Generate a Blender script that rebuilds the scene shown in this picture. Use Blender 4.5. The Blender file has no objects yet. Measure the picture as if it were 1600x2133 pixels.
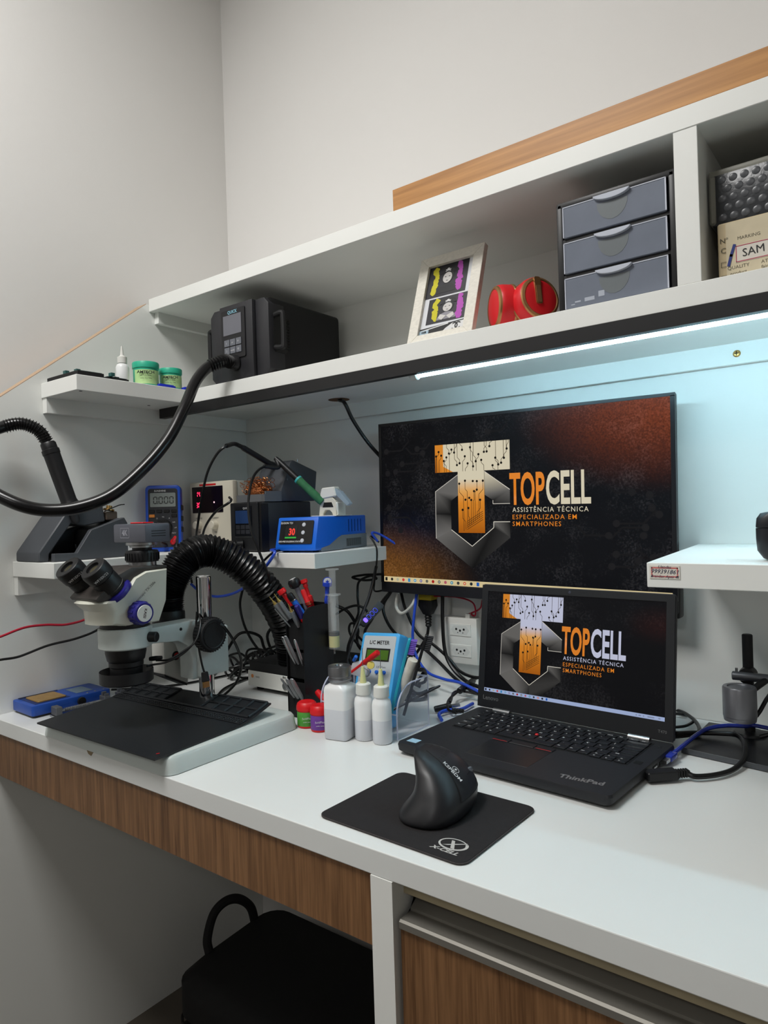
import bpy, bmesh, math, random
from mathutils import Vector, Matrix

random.seed(7)
S = bpy.context.scene
COL = S.collection
PI = math.pi

# ------------------------------------------------------------------ camera
FPX, YAW, PITCH, ROLL = 1435.47, 0.6552, -0.0007, -0.0319
CAM = Vector((1.4055, -1.2606, 1.1198))
PPX, PPY = 789.19, 1066.9
_f = Vector((-math.sin(YAW)*math.cos(PITCH), math.cos(YAW)*math.cos(PITCH), math.sin(PITCH)))
_r0 = Vector((math.cos(YAW), math.sin(YAW), 0)); _u0 = _r0.cross(_f)
_r = math.cos(ROLL)*_r0 + math.sin(ROLL)*_u0
_u = -math.sin(ROLL)*_r0 + math.cos(ROLL)*_u0
cd = bpy.data.cameras.new('camera'); cam = bpy.data.objects.new('camera', cd); COL.objects.link(cam)
cam.matrix_world = Matrix(((_r.x, _u.x, -_f.x, CAM.x), (_r.y, _u.y, -_f.y, CAM.y), (_r.z, _u.z, -_f.z, CAM.z), (0, 0, 0, 1)))
cd.sensor_fit = 'VERTICAL'; cd.sensor_height = 36; cd.sensor_width = 27
cd.lens = FPX*36/2133; cd.shift_x = (800-PPX)/2133; cd.clip_start = 0.01
S.camera = cam

# ------------------------------------------------------------------ world, lights, exposure
W = bpy.data.worlds.new('world'); S.world = W; W.use_nodes = True
W.node_tree.nodes['Background'].inputs[0].default_value = (0.75, 0.78, 0.8, 1)
W.node_tree.nodes['Background'].inputs[1].default_value = 0.1
def area(name, loc, size, power, color, target=None):
    l = bpy.data.lights.new(name, 'AREA'); l.shape = 'RECTANGLE'; l.size, l.size_y = size; l.energy = power; l.color = color
    o = bpy.data.objects.new(name, l); COL.objects.link(o); o.location = loc
    d = Vector(target)-Vector(loc) if target else Vector((0, 0, -1))
    o.rotation_euler = d.to_track_quat('-Z', 'Y').to_euler()
    return o
area('ceiling_and_fill_light', (0.54, -1.40, 2.66), (0.58, 0.58), 28, (1.0, 0.99, 0.968))
area('ceiling_and_fill_light', (1.6, -3.2, 2.66), (0.58, 0.58), 13, (1.0, 0.99, 0.968))  # added fill lamp further forward, no known fixture there
S.view_settings.view_transform = 'Standard'; S.view_settings.look = 'None'
S.view_settings.gamma = 1; S.view_settings.exposure = 0.1; S.view_settings.use_curve_mapping = False

# ------------------------------------------------------------------ helpers
def lin(h):
    if isinstance(h, (tuple, list)): return (*h[:3], 1)
    h = h.lstrip('#'); v = [int(h[i:i+2], 16)/255 for i in (0, 2, 4)]
    return (*[(c/12.92 if c <= .04045 else ((c+.055)/1.055)**2.4) for c in v], 1)
MATS = {}
def mat(name, col, rough=.5, metal=0, var=.06, scale=18, bump=0, bscale=200, trans=0, ior=1.45, emit=None, estr=0, alpha=1, spec=.5, coat=0, stretch=None, sss=0):
    if name in MATS: return MATS[name]
    m = bpy.data.materials.new(name); m.use_nodes = True; MATS[name] = m
    nt = m.node_tree; N = nt.nodes; L = nt.links; bs = N['Principled BSDF']
    c = lin(col)
    tc = N.new('ShaderNodeTexCoord'); mp = N.new('ShaderNodeMapping'); L.new(tc.outputs['Object'], mp.inputs['Vector'])
    if stretch: mp.inputs['Scale'].default_value = stretch
    ns = N.new('ShaderNodeTexNoise'); ns.inputs['Scale'].default_value = scale; ns.inputs['Detail'].default_value = 5
    L.new(mp.outputs['Vector'], ns.inputs['Vector'])
    mx = N.new('ShaderNodeMix'); mx.data_type = 'RGBA'
    mx.inputs[6].default_value = tuple(x*(1-var) for x in c[:3])+(1,); mx.inputs[7].default_value = tuple(min(1, x*(1+var)) for x in c[:3])+(1,)
    L.new(ns.outputs['Fac'], mx.inputs[0]); L.new(mx.outputs[2], bs.inputs['Base Color'])
    bs.inputs['Roughness'].default_value = rough; bs.inputs['Metallic'].default_value = metal
    bs.inputs['Transmission Weight'].default_value = trans; bs.inputs['IOR'].default_value = ior
    bs.inputs['Specular IOR Level'].default_value = spec; bs.inputs['Coat Weight'].default_value = coat; bs.inputs['Alpha'].default_value = alpha
    if sss: bs.inputs['Subsurface Weight'].default_value = sss; bs.inputs['Subsurface Radius'].default_value = (.01, .01, .01)
    if emit: bs.inputs['Emission Color'].default_value = lin(emit); bs.inputs['Emission Strength'].default_value = estr
    if bump:
        n2 = N.new('ShaderNodeTexNoise'); n2.inputs['Scale'].default_value = bscale; n2.inputs['Detail'].default_value = 3
        L.new(mp.outputs['Vector'], n2.inputs['Vector'])
        bp = N.new('ShaderNodeBump'); bp.inputs['Strength'].default_value = bump; bp.inputs['Distance'].default_value = .001
        L.new(n2.outputs['Fac'], bp.inputs['Height']); L.new(bp.outputs['Normal'], bs.inputs['Normal'])
    return m
def wood(name, ca, cb, axis, scale=1.0, rough=.45):
    m = bpy.data.materials.new(name); m.use_nodes = True; MATS[name] = m
    nt = m.node_tree; N = nt.nodes; L = nt.links; bs = N['Principled BSDF']
    tc = N.new('ShaderNodeTexCoord'); mp = N.new('ShaderNodeMapping'); L.new(tc.outputs['Object'], mp.inputs['Vector'])
    sc = [60*scale]*3; sc[axis] = 2.5*scale; mp.inputs['Scale'].default_value = sc
    n1 = N.new('ShaderNodeTexNoise'); n1.inputs['Scale'].default_value = 1.0; n1.inputs['Detail'].default_value = 8; n1.inputs['Distortion'].default_value = .6
    L.new(mp.outputs['Vector'], n1.inputs['Vector'])
    mp2 = N.new('ShaderNodeMapping'); s2 = [260*scale]*3; s2[axis] = 9*scale; mp2.inputs['Scale'].default_value = s2; L.new(tc.outputs['Object'], mp2.inputs['Vector'])
    n2 = N.new('ShaderNodeTexNoise'); n2.inputs['Scale'].default_value = 1.0; n2.inputs['Detail'].default_value = 4; L.new(mp2.outputs['Vector'], n2.inputs['Vector'])
    ad = N.new('ShaderNodeMath'); ad.operation = 'MULTIPLY_ADD'; ad.inputs[1].default_value = .45; L.new(n2.outputs['Fac'], ad.inputs[0])
    sb = N.new('ShaderNodeMath'); sb.operation = 'MULTIPLY'; sb.inputs[1].default_value = .62; L.new(n1.outputs['Fac'], sb.inputs[0]); L.new(sb.outputs[0], ad.inputs[2])
    cr = N.new('ShaderNodeValToRGB'); cr.color_ramp.elements[0].position = .36; cr.color_ramp.elements[1].position = .68
    cr.color_ramp.elements[0].color = lin(ca); cr.color_ramp.elements[1].color = lin(cb)
    L.new(ad.outputs[0], cr.inputs['Fac']); L.new(cr.outputs['Color'], bs.inputs['Base Color']); bs.inputs['Roughness'].default_value = rough
    return m
def emat(name, col, s=1.0):
    m = bpy.data.materials.new(name); m.use_nodes = True; MATS[name] = m
    bs = m.node_tree.nodes['Principled BSDF']; bs.inputs['Base Color'].default_value = (0.004, .004, .004, 1); bs.inputs['Roughness'].default_value = .25
    bs.inputs['Emission Color'].default_value = lin(col); bs.inputs['Emission Strength'].default_value = s
    return m

def crom(pts, n=8, closed=False):
    P = [Vector(p) for p in pts]; out = []; k = len(P)
    rng = range(k if closed else k-1)
    for i in rng:
        p0 = P[(i-1) % k] if (closed or i > 0) else P[i]*2-P[i+1]
        p1, p2 = P[i], P[(i+1) % k]
        p3 = P[(i+2) % k] if (closed or i+2 < k) else p2*2-p1
        for j in range(n):
            t = j/n
            out.append(.5*((2*p1)+(p2-p0)*t+(2*p0-5*p1+4*p2-p3)*t*t+(3*p1-p0-3*p2+p3)*t**3))
    if not closed: out.append(P[-1].copy())
    return out
def frame(o, xd, yd):
    x = Vector(xd).normalized(); z = x.cross(Vector(yd)).normalized(); y = z.cross(x)
    return Matrix(((x.x, y.x, z.x, o[0]), (x.y, y.y, z.y, o[1]), (x.z, y.z, z.z, o[2]), (0, 0, 0, 1)))
def axm(o, zd):   # frame whose z runs along zd
    z = Vector(zd).normalized(); a = Vector((0, 0, 1)) if abs(z.z) < .9 else Vector((1, 0, 0))
    x = a.cross(z).normalized(); y = z.cross(x)
    return Matrix(((x.x, y.x, z.x, o[0]), (x.y, y.y, z.y, o[1]), (x.z, y.z, z.z, o[2]), (0, 0, 0, 1)))
def rot(x=0, y=0, z=0): return Matrix.Rotation(z, 4, 'Z') @ Matrix.Rotation(y, 4, 'Y') @ Matrix.Rotation(x, 4, 'X')
def T(x, y, z): return Matrix.Translation((x, y, z))
def rrect(w, h, r, n=4, cx=0, cy=0):
    o = []; r = min(r, w/2-1e-6, h/2-1e-6)
    for sx, sy, a0 in ((1, 1, 0), (-1, 1, 90), (-1, -1, 180), (1, -1, 270)):
        for i in range(n+1):
            a = math.radians(a0+90*i/n); o.append((cx+sx*(w/2-r)+r*math.cos(a), cy+sy*(h/2-r)+r*math.sin(a)))
    return o

class B:
    def __init__(s): s.m = bmesh.new()
    def _x(s, vs, M):
        if M is not None:
            for v in vs: v.co = M @ v.co
        return s
    def box(s, x0, y0, z0, x1, y1, z1, bev=0, seg=2, M=None):
        t = bmesh.new(); bmesh.ops.create_cube(t, size=1)
        for v in t.verts: v.co = Vector((x0+(v.co.x+.5)*(x1-x0), y0+(v.co.y+.5)*(y1-y0), z0+(v.co.z+.5)*(z1-z0)))
        if bev: bmesh.ops.bevel(t, geom=list(t.edges), offset=bev, segments=seg, affect='EDGES', profile=.5)
        return s._merge(t, M)
    def _merge(s, t, M=None):
        if M is not None: bmesh.ops.transform(t, matrix=M, verts=t.verts)
        mp = {v: s.m.verts.new(v.co) for v in t.verts}
        for f in t.faces:
            try: s.m.faces.new([mp[v] for v in f.verts])
            except ValueError: pass
        t.free(); return s
    def poly(s, pts, a0, a1, axis='z', bev=0, seg=2, M=None):
        t = bmesh.new()
        def co(p, a): return {'z': (p[0], p[1], a), 'y': (p[0], a, p[1]), 'x': (a, p[0], p[1])}[axis]
        A = [t.verts.new(co(p, a0)) for p in pts]; C = [t.verts.new(co(p, a1)) for p in pts]; n = len(pts)
        t.faces.new(A[::-1]); t.faces.new(C)
        for i in range(n): t.faces.new((A[i], A[(i+1) % n], C[(i+1) % n], C[i]))
        bmesh.ops.recalc_face_normals(t, faces=t.faces)
        if bev:
            es = [e for e in t.edges if e.calc_face_angle(0) > .6]
            bmesh.ops.bevel(t, geom=es, offset=bev, segments=seg, affect='EDGES', profile=.5)
        return s._merge(t, M)
    def flat(s, pts, z=0, M=None):
        t = bmesh.new(); t.faces.new([t.verts.new((p[0], p[1], z)) for p in pts]); bmesh.ops.triangulate(t, faces=t.faces) if len(pts) > 4 else None
        return s._merge(t, M)
    def strip(s, pts, w, z=0, M=None):
        for i in range(len(pts)-1):
            a, b = Vector(pts[i]), Vector(pts[i+1]); d = (b-a)
            if d.length < 1e-9: continue
            d = d.normalized()*w/2; n = Vector((-d.y, d.x)); a = a-d*.9; b = b+d*.9
            s.flat([(a-n)[:], (b-n)[:], (b+n)[:], (a+n)[:]], z, M)
        return s
    def lathe(s, prof, n=24, M=None, sx=1, sy=1):
        t = bmesh.new(); rings = []
        for r, z in prof:
            if r < 1e-6: rings.append([t.verts.new((0, 0, z))])
            else: rings.append([t.verts.new((r*sx*math.cos(2*PI*i/n), r*sy*math.sin(2*PI*i/n), z)) for i in range(n)])
        for a, b in zip(rings, rings[1:]):
            for i in range(n):
                j = (i+1) % n
                if len(a) == 1 and len(b) == 1: continue
                if len(a) == 1: t.faces.new((a[0], b[i], b[j]))
                elif len(b) == 1: t.faces.new((a[i], a[j], b[0]))
                else: t.faces.new((a[i], a[j], b[j], b[i]))
        bmesh.ops.recalc_face_normals(t, faces=t.faces)
        return s._merge(t, M)
    def loft(s, rings, cap=True, M=None):
        t = bmesh.new(); R = [[t.verts.new(p) for p in r] for r in rings]; n = len(R[0])
        for a, b in zip(R, R[1:]):
            for i in range(n): t.faces.new((a[i], a[(i+1) % n], b[(i+1) % n], b[i]))
        if cap: t.faces.new(R[0][::-1]); t.faces.new(R[-1])
        bmesh.ops.recalc_face_normals(t, faces=t.faces)
        return s._merge(t, M)
    def cyl(s, p0, p1, r0, r1=None, n=20, bev=0):
        p0, p1 = Vector(p0), Vector(p1); r1 = r0 if r1 is None else r1; L = (p1-p0).length
        if bev: pr = [(0, 0), (r0-bev, 0), (r0, bev), (r1, L-bev), (r1-bev, L), (0, L)]
        else: pr = [(0, 0), (r0, 0), (r1, L), (0, L)]
        return s.lathe(pr, n, axm(p0, p1-p0))
    def tube(s, pts, r, n=8, sub=6, cap=True, rf=None):
        P = crom(pts, sub) if sub else [Vector(p) for p in pts]
        tg = [(P[min(i+1, len(P)-1)]-P[max(i-1, 0)]).normalized() for i in range(len(P))]
        x = Vector((0, 0, 1)).cross(tg[0]); x = x.normalized() if x.length > .05 else Vector((1, 0, 0))
        rings = []
        for i, (p, t) in enumerate(zip(P, tg)):
            x = (x-t*x.dot(t)).normalized(); y = t.cross(x); rr = rf(i/(len(P)-1), i) if rf else r
            rings.append([(p+rr*(math.cos(2*PI*k/n)*x+math.sin(2*PI*k/n)*y))[:] for k in range(n)])
        return s.loft(rings, cap)
    def ball(s, c, r, sx=1, sy=1, sz=1, n=20, M=None):
        pr = [(max(r*math.sin(PI*i/12), 0), -r*math.cos(PI*i/12)*sz) for i in range(13)]; pr[0] = (0, -r*sz); pr[-1] = (0, r*sz)
        MM = T(*c); MM = (M @ MM) if M is not None else MM
        return s.lathe(pr, n, MM, sx, sy)
    def build(s, name, m, parent=None, smooth=35, M=None, kind=None, label=None, cat=None, group=None):
        if M is not None: bmesh.ops.transform(s.m, matrix=M, verts=s.m.verts)
        me = bpy.data.meshes.new(name); s.m.to_mesh(me); s.m.free()
        if smooth:
            for p in me.polygons: p.use_smooth = True
            me.set_sharp_from_angle(angle=math.radians(smooth))
        me.materials.append(m)
        o = bpy.data.objects.new(name, me); COL.objects.link(o)
        if parent: o.parent = parent
        tag(o, label, cat, group, kind); return o
def tag(o, label=None, cat=None, group=None, kind=None):
    for k, v in (('label', label), ('category', cat), ('group', group), ('kind', kind)):
        if v: o[k] = v
    return o
def thing(name, label, cat, loc=(0, 0, 0), rz=0, group=None, M=None):
    o = bpy.data.objects.new(name, None); COL.objects.link(o); o.empty_display_size = .02
    o.matrix_world = M if M is not None else T(*loc) @ rot(z=rz)
    return tag(o, label, cat, group)
def copy_tree(o, parent=None, **kw):
    c = o.copy(); COL.objects.link(c); c.parent = parent
    for ch in list(o.children): copy_tree(ch, c)
    tag(c, **kw) if kw else None
    return c
def text(s, size, m, parent, M, name='lettering', xs=1.0, bold=0, align='CENTER', depth=0, shear=0, sp=1.0, ysc=1.0):
    cu = bpy.data.curves.new('t', 'FONT'); cu.body = s; cu.size = size; cu.align_x = align; cu.align_y = 'CENTER'
    cu.offset = bold; cu.extrude = depth; cu.shear = shear; cu.space_character = sp; cu.resolution_u = 4 if size > .02 else 2; cu.fill_mode = 'FRONT' if not depth else 'BOTH'
    t = bpy.data.objects.new('t', cu); COL.objects.link(t)
    dg = bpy.context.evaluated_depsgraph_get(); me = bpy.data.meshes.new_from_object(t.evaluated_get(dg)); bpy.data.objects.remove(t); bpy.data.curves.remove(cu)
    me.name = name; me.transform(M @ Matrix.Diagonal((xs, ysc, 1, 1))); me.materials.clear(); me.materials.append(m)
    o = bpy.data.objects.new(name, me); COL.objects.link(o); o.parent = parent
    return o
def at(x, y, X=None, Y=None, Z=None):
    d = _f+(x-PPX)/FPX*_r-(y-PPY)/FPX*_u
    t = (X-CAM.x)/d.x if X is not None else ((Y-CAM.y)/d.y if Y is not None else (Z-CAM.z)/d.z)
    return CAM+t*d
def cable(name, pts, r, m, label, cat='cable', n=8, sub=8, group=None):
    return B().tube(pts, r, n, sub).build(name, m, label=label, cat=cat, group=group)

# ------------------------------------------------------------------ materials
M_wall = mat('wall_paint', '#e0dedb', .85, var=.03, scale=3, bump=.25, bscale=60)
M_lam = mat('white_laminate', '#ebece8', .42, var=.03, scale=6, bump=.08, bscale=120, stretch=(1, 1, .2))
M_lam2 = mat('white_laminate_worktop', '#dfe1df', .33, var=.03, scale=4)
M_edge = mat('laminate_raw_edge', '#b59a80', .8)
M_floor = mat('floor_tile', '#5c554c', .5, var=.2, scale=8)
M_woodD = wood('walnut_laminate', '#57391f', '#8d6643', 2, 1.6)
M_woodL = wood('oak_batten', '#9a6428', '#c88f4c', 0, .6)
M_black = mat('black_plastic', '#141416', .42, var=.15, scale=60)
M_blackm = mat('matte_black', '#101012', .65, var=.2, scale=80, bump=.15, bscale=500)
M_rubber = mat('black_rubber', '#0c0c0d', .5, var=.2)
M_cable = mat('black_cable', '#0b0b0c', .38, var=.1)
M_dark = mat('dark_void', '#030303', .7)
M_grey = mat('grey_plastic', '#55575c', .45, var=.08, scale=30)
M_dgrey = mat('dark_grey_plastic', '#2b2c2f', .48, var=.12, scale=40)
M_chrome = mat('chrome', '#d8d8da', .07, 1, var=.02)
M_steel = mat('brushed_steel', '#a9aaab', .28, 1, var=.1, scale=60)
M_alu = mat('aluminium', '#8f8c85', .6, .8, var=.06)
M_white = mat('white_plastic', '#dcdcd6', .4, var=.03)
M_ivory = mat('ivory_enamel', '#d3d1bf', .3, var=.03)
M_red = mat('red_plastic', '#d3181e', .4, var=.05)
M_redc = mat('red_cable', '#b01530', .35)
M_blue = mat('blue_plastic', '#1b66cf', .42, var=.05)
M_bluec = mat('blue_cable', '#2a4fc4', .35, var=.15, scale=200)
M_navy = mat('navy_plastic', '#231f78', .35)
M_print = mat('white_print', '#d8d8d8', .6)
M_printk = mat('black_print', '#1a1a1c', .6)
M_paper = mat('paper', '#dcd6cc', .8)
M_brass = mat('brass', '#b8935a', .3, 1)
M_clear = mat('clear_acrylic', '#f2f2fb', .03, trans=1, ior=1.25, var=0)
M_gold = mat('gold_trim', '#b98a5c', .35, .8)
MATS.pop('clear_acrylic'); M_clear = mat('clear_acrylic_sheet', '#cfd3e6', .05, alpha=.10, var=.02, spec=.8)
# ------------------------------------------------------------------ room
ZD, ZU, ZL, ZR = 0.75, 1.4042, 1.0438, 1.0474
YC, YD = -0.2948, -0.6727
def struct(name, b, m): return b.build(name, m, kind='structure', smooth=0)
RX, RY = 4.6, -4.6
struct('floor', B().box(-.055, RY, -.05, RX, 0, 0), M_floor)
struct('ceiling', B().box(-.055, RY, 2.7, RX, 0, 2.75), M_wall)
struct('wall_left', B().box(-.10, RY, -.05, -.055, .05, 2.75), M_wall)
struct('wall_back', B().box(-.055, 0, -.05, RX, .05, 2.75), M_wall)
struct('wall_right', B().box(RX, RY, -.05, RX+.05, .05, 2.75), M_wall)
struct('wall_front', B().box(-.10, RY-.05, -.05, RX+.05, RY, 2.75), M_wall)
XR = 2.3
# side panel with the slanted top edge
t = thing('side_panel', 'white laminate side panel with slanted top edge against the left wall', 'panel')
pp = [(-1.1, .0), (-.001, 0), (-.001, 1.6235), (-.3008, 1.6235), (-.6376, 1.367), (-1.1, 1.015)]
B().poly(pp, -.034, 0, 'x').build('panel_board', M_lam, t, 0)
def edge_strip(a, b, w=.0012):
    a, b = Vector(a), Vector(b); d = (b-a).normalized(); n = Vector((0, -d.z, d.y)); n = n if n.z > 0 else -n
    return B().loft([[(p.x, p.y, p.z), (p.x-.034, p.y, p.z), (p.x-.034, p.y+n.y*w, p.z+n.z*w), (p.x, p.y+n.y*w, p.z+n.z*w)] for p in (a, b)])
edge_strip((0, -.3008, 1.6235), (0, -1.1, 1.015)).build('edge_band', M_edge, t, 0, label='raw tan cut edge')
# back panel of the furniture
t = thing('back_panel', 'white laminate back panel behind the monitor above the worktop', 'panel')
B().box(0.0005, -.006, ZD, XR, -.001, 1.3734).build('panel_board', M_lam, t, 0)
# upper cabinet
t = thing('wall_cabinet', 'long white open wall cabinet with black bar under its front edge', 'cabinet')
B().box(0.0005, YC, 1.6063, XR, -.002, 1.6358, .0008, 1).build('top_board', M_lam, t, 0)
B().poly([(.0005, -.002), (XR, -.002), (XR, YC), (.1383, YC), (.1383, -.5564), (.0005, -.5564)], 1.3738, ZU, 'z', .0008, 1).build('bottom_board', M_lam, t, 0)
B().box(1.1714, YC+.001, ZU, 1.201, -.002, 1.6063, .0006, 1).build('divider', M_lam, t, 0)
B().box(XR-.03, YC+.001, ZU, XR, -.002, 1.6063).build('divider', M_lam, t, 0)
B().box(.0005, -.006, ZU, XR, -.002, 1.6063).build('back_board', M_lam, t, 0)
B().box(.0005, -.28, 1.580, .016, -.008, 1.6063).build('cleat', M_lam, t, 0)
B().box(.0005, -.554, 1.343, .017, -.008, 1.3738).build('cleat', M_lam, t, 0)
B().box(.018, -.02, 1.340, XR, -.007, 1.3738).build('cleat', M_lam, t, 0)
B().box(.03, YC-.001, 1.352, XR, YC+.014, 1.3738).box(.03, YC+.014, 1.364, XR, YC+.03, 1.3738).build('support_bar', M_black, t, 0, label='black metal bar')
# grommet hole rim and screws
g = at(706, 833, Z=1.3736)
B().lathe([(.0, -.0004), (.024, -.0004), (.024, .001), (0, .001)], 28, T(g.x, g.y, 1.3736)).build('cable_hole', mat('raw_mdf', '#6a4a30', .9), t, label='round drilled cable hole')
s = at(1535, 737, Y=-.02)
B().lathe([(0, .0025), (.004, .002), (.0058, 0), (.0058, -.001)], 16, axm((s.x, -.0205, s.z), (0, -1, 0))).build('screw', M_brass, t)
B().box(-.0035, -.0032, -.0006, .0035, -.0028, .0006, M=T(s.x, -.0205, s.z)).box(-.0006, -.0032, -.0035, .0006, -.0028, .0035, M=T(s.x, -.0205, s.z)).build('screw', M_dark, t)
for px, py in ((168, 815), (310, 845)):
    q = at(px, py, Z=1.3737); B().lathe([(0, -.0004), (.0032, -.0004), (.0032, .0005)], 12, T(*q)).build('screw_hole', M_dark, t)
# oak batten on top
B().box(.7145, YC+.001, 1.6360, XR, YC+.019, 1.6725, .0005, 1).build('wooden_batten', M_woodL, smooth=0, label='orange oak batten standing on top of the white wall cabinet', cat='batten')
# LED tube under the cabinet
t = thing('tube_lamp', 'glowing white LED tube under the front of the wall cabinet', 'lamp')
x0, yl = .735, -.262
B().box(x0-.012, yl-.014, 1.362, XR-.05, yl+.014, 1.3736, .002, 1).build('mounting_rail', M_white, t, 0)
M_led = mat('led_diffuser', '#ffffff', .4, emit='#b8eaff', estr=32)
B().cyl((x0, yl, 1.3555), (XR-.06, yl, 1.3555), .0050, n=14).build('diffuser_tube', M_led, t)
B().cyl((x0-.016, yl, 1.3555), (x0, yl, 1.3555), .0085, n=16, bev=.002).build('end_cap', M_white, t)
B().poly(rrect(.062, .034, .016, 6), 1.366, 1.3735, 'z', M=T(x0-.035, yl+.008, 0)).build('end_bracket', M_white, t)
# worktop + apron
t = thing('desk_worktop', 'white laminate desk worktop with a walnut apron below its front edge', 'desk')
B().box(.0005, YD, .7215, XR, -.0065, ZD, .0012, 2).build('worktop', M_lam2, t, 0)
B().box(.0005, YD+.004, .6396, .9255, YD+.022, .7212).build('apron', M_woodD, t, 0, label='walnut wood-grain apron board')
q = at(187, 1566, Y=YD)
B().poly([(q.x-.011, q.z+.005), (q.x-.004, q.z-.004), (q.x+.004, q.z-.006), (q.x+.011, q.z+.001), (q.x+.013, q.z+.005)], YD-.0006, YD+.003, 'y').build('chip', mat('chipped_edge', '#8b7b62', .95, var=.4, scale=300), t, label='chipped spot on the front edge')
# drawer unit
t = thing('drawer_cabinet', 'white drawer cabinet with walnut front and aluminium grip rail under the desk', 'cabinet')
B().box(.9265, YD-.001, .0005, .956, -.02, .7212).build('side_board', M_lam, t, 0)
B().box(XR-.03, YD-.001, .0005, XR, -.02, .7212).build('side_board', M_lam, t, 0)
B().box(.956, YD+.02, .701, XR-.03, YD+.036, .7205).build('front_rail', mat('aged_edge', '#a89c80', .6, var=.2), t, 0)
B().box(.956, YD+.045, .06, XR-.03, YD+.055, .7205).build('carcass_front', mat('carcass_grey', '#8d8d86', .6), t, 0)
d = B().box(.961, YD+.006, .10, XR-.035, YD+.024, .672).build('drawer_front', M_woodD, t, 0, label='walnut wood-grain drawer front')
B().poly([(YD+.003, .672), (YD+.003, .679), (YD+.0055, .681), (YD+.026, .681), (YD+.04, .688), (YD+.04, .700), (YD+.0365, .700), (YD+.0365, .690), (YD+.025, .684), (YD+.024, .672)], .961, XR-.035, 'x').build('grip_profile', M_alu, d, 0, label='aluminium grip profile')
# corner shelf on the left
t = thing('corner_shelf', 'white L-shaped corner shelf carrying the soldering stations', 'shelf')
E_ = at(656, 1186, Z=1.0146); e2 = at(790, 1165, Z=1.0146)
B().poly([(.0005, -.0065), (.50, -.0065), (E_.x, E_.y), (.1611, E_.y), (.1611, -.624), (.0005, -.624)], 1.0146, ZL, 'z', .0008, 1).build('shelf_board', M_lam, t, 0)
B().box(.0005, -.622, .9776, .016, -.0065, 1.0146).build('cleat', M_lam, t, 0)
B().box(.016, -.02, .982, .48, -.0065, 1.0146).build('cleat', M_lam, t, 0)
# right shelf
t = thing('wall_shelf', 'white shelf at the right with a handwritten paper label on its edge', 'shelf')
B().poly([(1.1215, -.0065), (XR, -.0065), (XR, -.398), (1.1511, -.398)], ZR-.03, ZR, 'z', .0008, 1).build('shelf_board', M_lam, t, 0)
a = at(1353, 1178, Y=-.3985); b = at(1417, 1207, Y=-.3985)
lab = B().box(a.x, -.399, b.z, b.x, -.398, a.z).build('paper_label', M_paper, t, 0, label='handwritten paper label with red border')
mp_ = mat('red_border_print', '#c8605c', .7); bx = B()
for r_ in ((a.x+.002, a.z-.002, b.x-.002, a.z-.0034), (a.x+.002, b.z+.0034, b.x-.002, b.z+.002), (a.x+.002, b.z+.002, a.x+.0033, a.z-.002), (b.x-.0033, b.z+.002, b.x-.002, a.z-.002)):
    bx.box(min(r_[0], r_[2]), -.3992, min(r_[1], r_[3]), max(r_[0], r_[2]), -.399, max(r_[1], r_[3]))
bx.build('border', mp_, lab, 0)
cx, cz = (a.x+b.x)/2, (a.z+b.z)/2; ink = mat('pen_ink', '#3a3f58', .7)
for s_, dz, sz in (('Uendas', .0062, .005), ('999391861', .0006, .0072), ('Brandon Apto 45', -.0052, .0046)):
    text(s_, sz, ink, lab, frame((cx, -.3993, cz+dz), (1, 0, -.03), (0, 0, 1)), 'handwriting', shear=.3)
# electrical outlet box
t = thing('power_outlet', 'white surface-mounted double power outlet on the back panel', 'outlet')
B().box(.6275, -.034, .800, .704, -.0062, .8945, .002, 2).build('outlet_box', M_white, t, 30)
mS = mat('socket_face', '#cfd0cb', .45)
for zc in (.870, .827):
    sk = B().box(.6405, -.0352, zc-.0125, .6905, -.0338, zc+.0125, .0004, 1).build('socket', M_white, t, 0)
    B().poly([(.6435, zc), (.6505, zc+.009), (.6805, zc+.009), (.6875, zc), (.6805, zc-.009), (.6505, zc-.009)], -.0355, -.0345, 'y').build('socket_face', mS, sk, 0)
    hb = B()
    for hx, hz, r_ in ((.6565, .0015, .0024), (.6655, -.0012, .0024), (.6745, .0015, .0024), (.660, -.0055, .0011), (.672, -.0055, .0011)):
        hb.cyl((hx, -.0353, zc+hz), (hx, -.0358, zc+hz), r_, n=12)
    hb.build('pin_hole', M_dark, sk, 0)
B().box(.675, -.028, .8945, .685, -.014, .903).build('cable_clip', M_white, t, 0)
t = thing('wall_junction', 'white junction plate on the wall above the double outlet', 'outlet')
B().box(.565, -.022, .8955, .630, -.0062, .965, .003, 2).build('plate', M_white, t, 30)
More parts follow.
